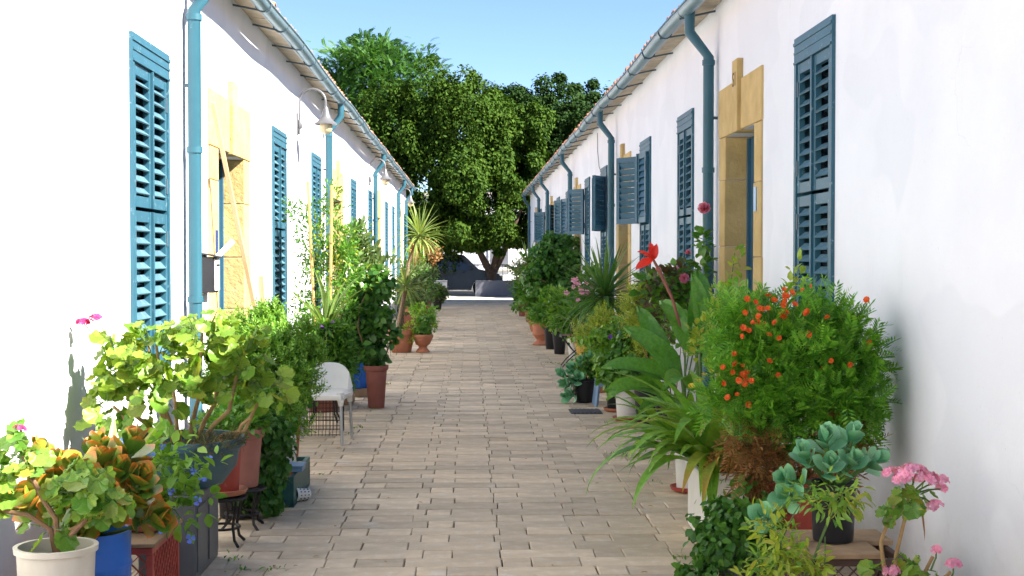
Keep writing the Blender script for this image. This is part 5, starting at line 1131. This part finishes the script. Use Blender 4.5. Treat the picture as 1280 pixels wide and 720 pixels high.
# roses
t = plant('rose_bush', 'tall pink rose with one bloom reaching above the others by the drainpipe', 1.78, 11.3, g=G_R)
potmesh(t, .18, .14, .36, 'black'); rs = [(.18, 0, 1.93), (.1, 0, 1.6), (-.05, 0, 1.45), (.2, 0, 1.5), (-.2, 0, 1.4)]
stems(t, (0, 0, .32), rs, .007, 'greenstem', bend=.04)
mass(t, 'foliage', [(.18, 0, 1.72, .09, .08, .14), (.16, 0, 1.5, .10, .1, .12), (.02, 0, 1.35, .2, .12, .16), (-.2, 0, 1.35, .16, .12, .14), (-.05, 0, 1.1, .25, .18, .25), (.1, 0, 1.15, .2, .15, .2)], 620, TROSE, .072, 'mid', up=0, clump=.4, per=8, shell=.2)
mass(t, 'young_foliage', [(-.1, -.05, 1.3, .25, .12, .2)], 160, TROSE, .06, 'maroon', clump=.4, per=6)
flowers(t, 'rose', [(.18, -.03, 1.99), (.0, -.1, 1.42)], .05, (0, -.8, .4)); flowers(t, 'rose', [(.04, -.06, 1.62), (-.22, -.08, 1.47)], .032, (0, -.8, .4))
t = plant('rose_bush', 'bronze-leaved rose between the canna and the feathery bush', 1.80, 12.0, g=G_R)
potmesh(t, .16, .12, .32, 'black'); stems(t, (0, 0, .28), [(-.15, 0, 1.35), (.05, 0, 1.5), (.1, 0, 1.25)], .006, 'woodystem')
mass(t, 'foliage', [(-.15, 0, 1.35, .15, .13, .14), (.06, 0, 1.38, .13, .13, .16), (-.05, 0, 1.1, .16, .16, .2)], 320, TROSE, .075, 'maroon', clump=.4, per=8, shell=.2); flowers(t, 'rose', [(.02, -.1, 1.48)], .04, (0, -1, .3))
t = plant('feathery_bush', 'yellowish feathery bush beside the bronze-leaved rose', 1.72, 12.9, g=G_R)
potmesh(t, .16, .12, .4, 'black'); stems(t, (0, 0, .36), [(-.1, 0, 1.2), (.1, 0, 1.3), (0, .1, 1.2)], .006, 'greenstem')
mass(t, 'foliage', [(-.08, 0, 1.1, .17, .16, .2), (.06, 0, 1.22, .13, .13, .16), (0, 0, .85, .18, .18, .2)], 1500, TSP, .09, 'yellowg', up=.6, clump=.3, per=14, shell=.3)
# green group with white bucket, black pot, stool
t = plant('potted_bush', 'lush green bush in a white bucket on a red saucer', 1.55, 13.2, g=G_R)
saucer(t, .14, 'redpl'); potmesh(t, .13, .105, .33, 'whiteplastic', 0, 0, .014, style='bucket'); mass(t, 'foliage', [(-.02, 0, .55, .24, .22, .2), (.1, 0, .75, .22, .2, .18), (-.15, -.02, .42, .14, .14, .14)], 2200, TW, .06, 'mid', per=18, shell=.35)
t = plant('potted_bush', 'bushy green plant in a black pot on a clay saucer next to the white bucket', 1.52, 14.0, g=G_R)
saucer(t, .12, 'terra'); potmesh(t, .11, .09, .27, 'black', 0, 0, .014); mass(t, 'foliage', [(0, 0, .5, .22, .2, .2), (.1, .05, .75, .26, .2, .2), (-.1, 0, .7, .2, .18, .16)], 2000, TW, .055, 'light', per=18, shell=.35)
flowers(t, 'purple', [(-.08, -.2, .78), (.08, -.22, .62), (.0, -.2, .7)], .025, (0, -1, .2)); flowers(t, 'yellow', [(.2, -.15, .62), (.22, -.15, .5)], .02)
s = thing('stool', 'pale blue plastic stool tucked between the black pots', 'stool', (1.49, 14.55, .004))
MB().box(-.13, .13, -.13, .13, .26, .285).build('seat', 'bluestool', s, bevel=.012)
for sx in (-1, 1):
    for sy in (-1, 1): MB().bar((sx * .105, sy * .105, .262), (sx * .135, sy * .135, 0), .035).build('leg', 'bluestool', s, bevel=.004)
MB().box(-.11, .11, -.125, -.115, .21, .26).box(-.11, .11, .115, .125, .21, .26).box(-.125, -.115, -.11, .11, .21, .26).box(.115, .125, -.11, .11, .21, .26).build('apron', 'bluestool', s)
t = plant('grey_succulent', 'grey-leaved succulent sprawling from a black pot by the drain cover', 1.37, 14.55, g=G_R); t.location = (1.27, 14.9, .004)
potmesh(t, .14, .11, .26, 'black', style='bucket')
for p, ax in (((-.14, -.08, .34), (-.6, -.5, 1)), ((-.05, -.1, .42), (-.2, -.5, 1)), ((.05, -.08, .46), (.1, -.4, 1)), ((-.2, -.1, .2), (-1, -.6, .4)), ((-.17, -.12, .08), (-1, -.8, .2)), ((-.08, -.14, .26), (-.2, -1, .5)), ((-.24, -.05, .3), (-1, -.2, .6))):
    MB().tube([(0, 0, .23), (p[0] * .6, p[1] * .6, (p[2] + .25) / 2), p], [.012, .011, .01], 6).build('stem', 'greenstem', t, True); branch(t, 'kal_grey', p, ax, 5, .13)
mass(t, 'foliage', [(.08, 0, .42, .16, .15, .16)], 700, TW, .05, 'mid', per=16)
t = plant('sedum_bush', 'pale yellow-green bush in a clay pot under the dark yucca', 1.50, 16.0, g=G_R)
potmesh(t, .16, .12, .45, 'terra'); mass(t, 'foliage', [(0, 0, .68, .22, .2, .2), (.1, 0, .85, .15, .15, .14)], 1100, TSP, .075, 'yellowg', up=.5, per=14, shell=.35)
t = plant('yucca', 'dark-leaved yucca with one spiky head on the shaded side', 1.70, 17.0, g=G_R)
potmesh(t, .18, .14, .4, 'terra', rim=.06); MB().tube([(0, 0, .36), (.01, 0, .7), (0, 0, 1.05)], [.06, .055, .05], 10).build('trunk', 'trunkyucca', t, True)
yucca_head(t, 'yucca_d', (0, 0, 1.15), 120, .72)
for i in range(24):
    a = i * 2.4; o = Vector((math.cos(a), math.sin(a), 0)); leaf('dryleaf', t, Vector((0, 0, .98)) + o * .04, o * .45 + Vector((0, 0, -1)), o, .36)
t = plant('clay_planter', 'mustard-yellow tapered planter with a grey rim by the iron table', 1.62, 18.6, g=G_R)
potmesh(t, .17, .09, .42, 'yellowcloth', rim=.035); mass(t, 'foliage', [(.05, 0, .5, .14, .14, .1)], 300, TL, .07, 'mid', per=12)
t = thing('garden_table', 'small black iron folding table with a red-brown tile top', 'table', (1.55, 19.75, .004))
for k in range(5): MB().box(-.2 + k * .08, -.128 + k * .08, -.2, .2, .44, .455).build('slat', 'terrapink', t)
MB().box(-.215, .215, -.215, -.2, .43, .462).box(-.215, .215, .2, .215, .43, .462).box(-.215, -.2, -.2, .2, .43, .462).box(.2, .215, -.2, .2, .43, .462).build('frame', 'blackmetal', t)
for sy in (-1, 1):
    MB().tube([(-.19, sy * .19, .43), (-.05, sy * .19, .25), (.10, sy * .19, .1), (.19, sy * .19, 0)], .009, 6).build('leg', 'blackmetal', t, True); MB().tube([(.19, sy * .175, .43), (.05, sy * .175, .25), (-.12, sy * .175, .1), (-.2, sy * .175, 0)], .009, 6).build('leg', 'blackmetal', t, True)
t = plant('broad_leaf_plant', 'broad-leaved plant standing on the iron table', 1.58, 19.8, .464 + .004, G_R)
potmesh(t, .11, .085, .16, 'black')
for i in range(16):
    a = i * 2.4; e = random.uniform(.3, 1.2); leaf('bigleaf', t, (0, 0, .14), (math.cos(a) * math.sin(e), math.sin(a) * math.sin(e), math.cos(e)), (-math.cos(a) * .5, -math.sin(a) * .5, 1), .42)
for x, y, r, h, mt, lm, bl, lab, sz, st_ in (
    (1.66, 21.3, .12, .34, 'whiteplastic', 'mid', [(0, 0, .55, .25, .22, .22)], 'leafy plant in a plain white pot behind the iron table', .08, 'bucket'),
    (1.49, 22.3, .12, .36, 'black', 'light', [(0, 0, .6, .22, .22, .22), (0, 0, .85, .15, .15, .2)], 'light green plant in a black pot past the iron table', .08, 'bucket'),
    (1.42, 23.5, .12, .36, 'black', 'mid', [(-.05, 0, .62, .25, .22, .22), (0, 0, .9, .18, .15, .2)], 'drooping green plant in a black pot next to the orange jar', .08, 'bucket'),
    (1.32, 24.6, .18, .42, 'terra', 'mid', [(0, 0, .55, .15, .15, .12)], 'small plant in a flared orange clay jar', .08, 'urn'),
    (1.78, 20.9, .16, .4, 'terradark', 'mid', [(0, 0, .9, .22, .22, .3), (.1, 0, 1.2, .18, .18, .2)], 'pink-flowered geranium behind the iron table', .08, 'pot'),
    (1.48, 29.0, .2, .46, 'terra', 'mid', [(-.1, 0, .6, .28, .25, .16), (0, 0, .8, .25, .2, .2)], 'leafy plant in a big round terracotta jar', .09, 'jar'),
    (1.40, 27.2, .1, .3, 'black', 'strap', [(0, 0, .4, .16, .16, .14)], 'little plant in a black pot beside the round jar', .08, 'bucket'),
    (1.70, 40.8, .27, .62, 'terra', 'olive', [(0, 0, .95, .4, .35, .35), (-.1, 0, 1.25, .3, .3, .25)], 'grey-green bush in a tall terracotta pot at the street end of the shaded side', .1, 'pot'),
    (1.5, 36.6, .2, .38, 'terradark', 'mid', [(0, 0, .6, .35, .35, .3), (-.1, 0, .3, .25, .25, .2)], 'round green bush in a brown pot before the far yucca', .1, 'pot')):
    t = plant('potted_bush', lab, x, y, g=G_R); potmesh(t, r, r * .72, h, mt, style=st_); stems(t, (0, 0, h - .04), [(b[0], b[1], b[2]) for b in bl], .008, 'greenstem')
    mass(t, 'foliage', bl, 1000, TL, sz, lm, up=.2, per=18, shell=.3)
    if 'pink-flowered' in lab: flowers(t, 'pink', [(random.uniform(-.3, .15), -.25, random.uniform(.8, 1.3)) for _ in range(14)], .045, (0, -1, .3))
t = plant('large_bush', 'large round-leaved dark bush on a thin trunk in a clay pot', 1.70, 26.2, g=G_R)
potmesh(t, .24, .18, .42, 'terra'); MB().tube([(0, 0, .38), (.02, 0, .8), (0, 0, 1.3)], [.03, .026, .02], 8).build('trunk', 'woodystem', t, True)
stems(t, (0, 0, .9), [(-.3, 0, 1.6), (.25, 0, 1.7), (0, .2, 1.8), (-.4, 0, 1.2), (.3, 0, 1.2)], .012, 'woodystem')
mass(t, 'foliage', [(-.25, 0, 1.5, .35, .35, .35), (.15, 0, 1.6, .38, .35, .38), (0, 0, 1.85, .3, .3, .2), (-.35, 0, 1.15, .3, .3, .3), (.25, 0, 1.15, .35, .3, .3), (0, -.1, .85, .35, .3, .25)], 5200, TW, .085, 'dark', per=26, shell=.4)
t = plant('sansevieria', 'upright dark sword leaves in a clay pot before the large bush', 1.62, 25.3, g=G_R); potmesh(t, .16, .13, .3, 'terradark'); strap_clump(t, 'aloe', (0, 0, .27), 18, .7, (.02, .35))
t = plant('yucca', 'slender yucca at the far end of the shaded side', 1.55, 33.2, g=G_R)
potmesh(t, .2, .15, .38, 'terradark'); MB().tube([(0, 0, .34), (-.02, 0, .8), (-.1, 0, 1.4)], [.05, .045, .04], 10).build('trunk', 'trunkyucca', t, True); MB().tube([(.05, 0, .34), (.15, 0, .75), (.25, 0, 1.1)], [.04, .04, .035], 10).build('trunk', 'trunkyucca', t, True)
yucca_head(t, 'yucca', (-.1, 0, 1.46), 80, .62); yucca_head(t, 'yucca_d', (.25, 0, 1.16), 50, .45)
# fallen leaves and petals on the paving
g = np.random.default_rng(5); n = 90; P = np.column_stack([g.uniform(-1.1, 1.3, n), 6.8 + 22 * g.random(n) ** 1.5, np.full(n, .006)])
k = g.random(n) < .7; P[k, 0] = np.where(g.random(k.sum()) < .5, g.uniform(-1.2, -.75, k.sum()), g.uniform(.9, 1.35, k.sum()))
lt = obj('leaf_litter', mass_mesh('leaf_litter', TL, P, np.column_stack([g.normal(size=(n, 2)), np.full(n, .03)]), np.tile([0, 0, 1.], (n, 1)), g.uniform(.02, .045, n), 'dryleaf')); lt['kind'] = 'stuff'
tag(lt, 'scattered dry leaves lying on the paving', 'leaf litter')
# weeds in the joints along both edges of the paving
n = 420; k = g.integers(0, 2, n); cl = g.integers(0, 34, n); cyy = 6.9 + 26 * g.random(34) ** 1.4; cxx = np.where(g.random(34) < .5, g.uniform(-1.3, -1.0, 34), g.uniform(1.15, 1.45, 34)); cxx[0], cyy[0] = 1.12, 7.15
P = np.column_stack([cxx[cl] + g.normal(size=n) * .035, cyy[cl] + g.normal(size=n) * .05, np.full(n, .002)]); D = np.column_stack([g.normal(size=(n, 2)) * .6, np.full(n, .6)])
wd = obj('weeds', mass_mesh('weeds', TN, P, D, np.tile([0, 0, 1.], (n, 1)) + g.normal(size=(n, 3)) * .3, g.uniform(.012, .038, n), 'mid')); wd['kind'] = 'stuff'
tag(wd, 'small green weeds sprouting from the paving joints', 'weeds')
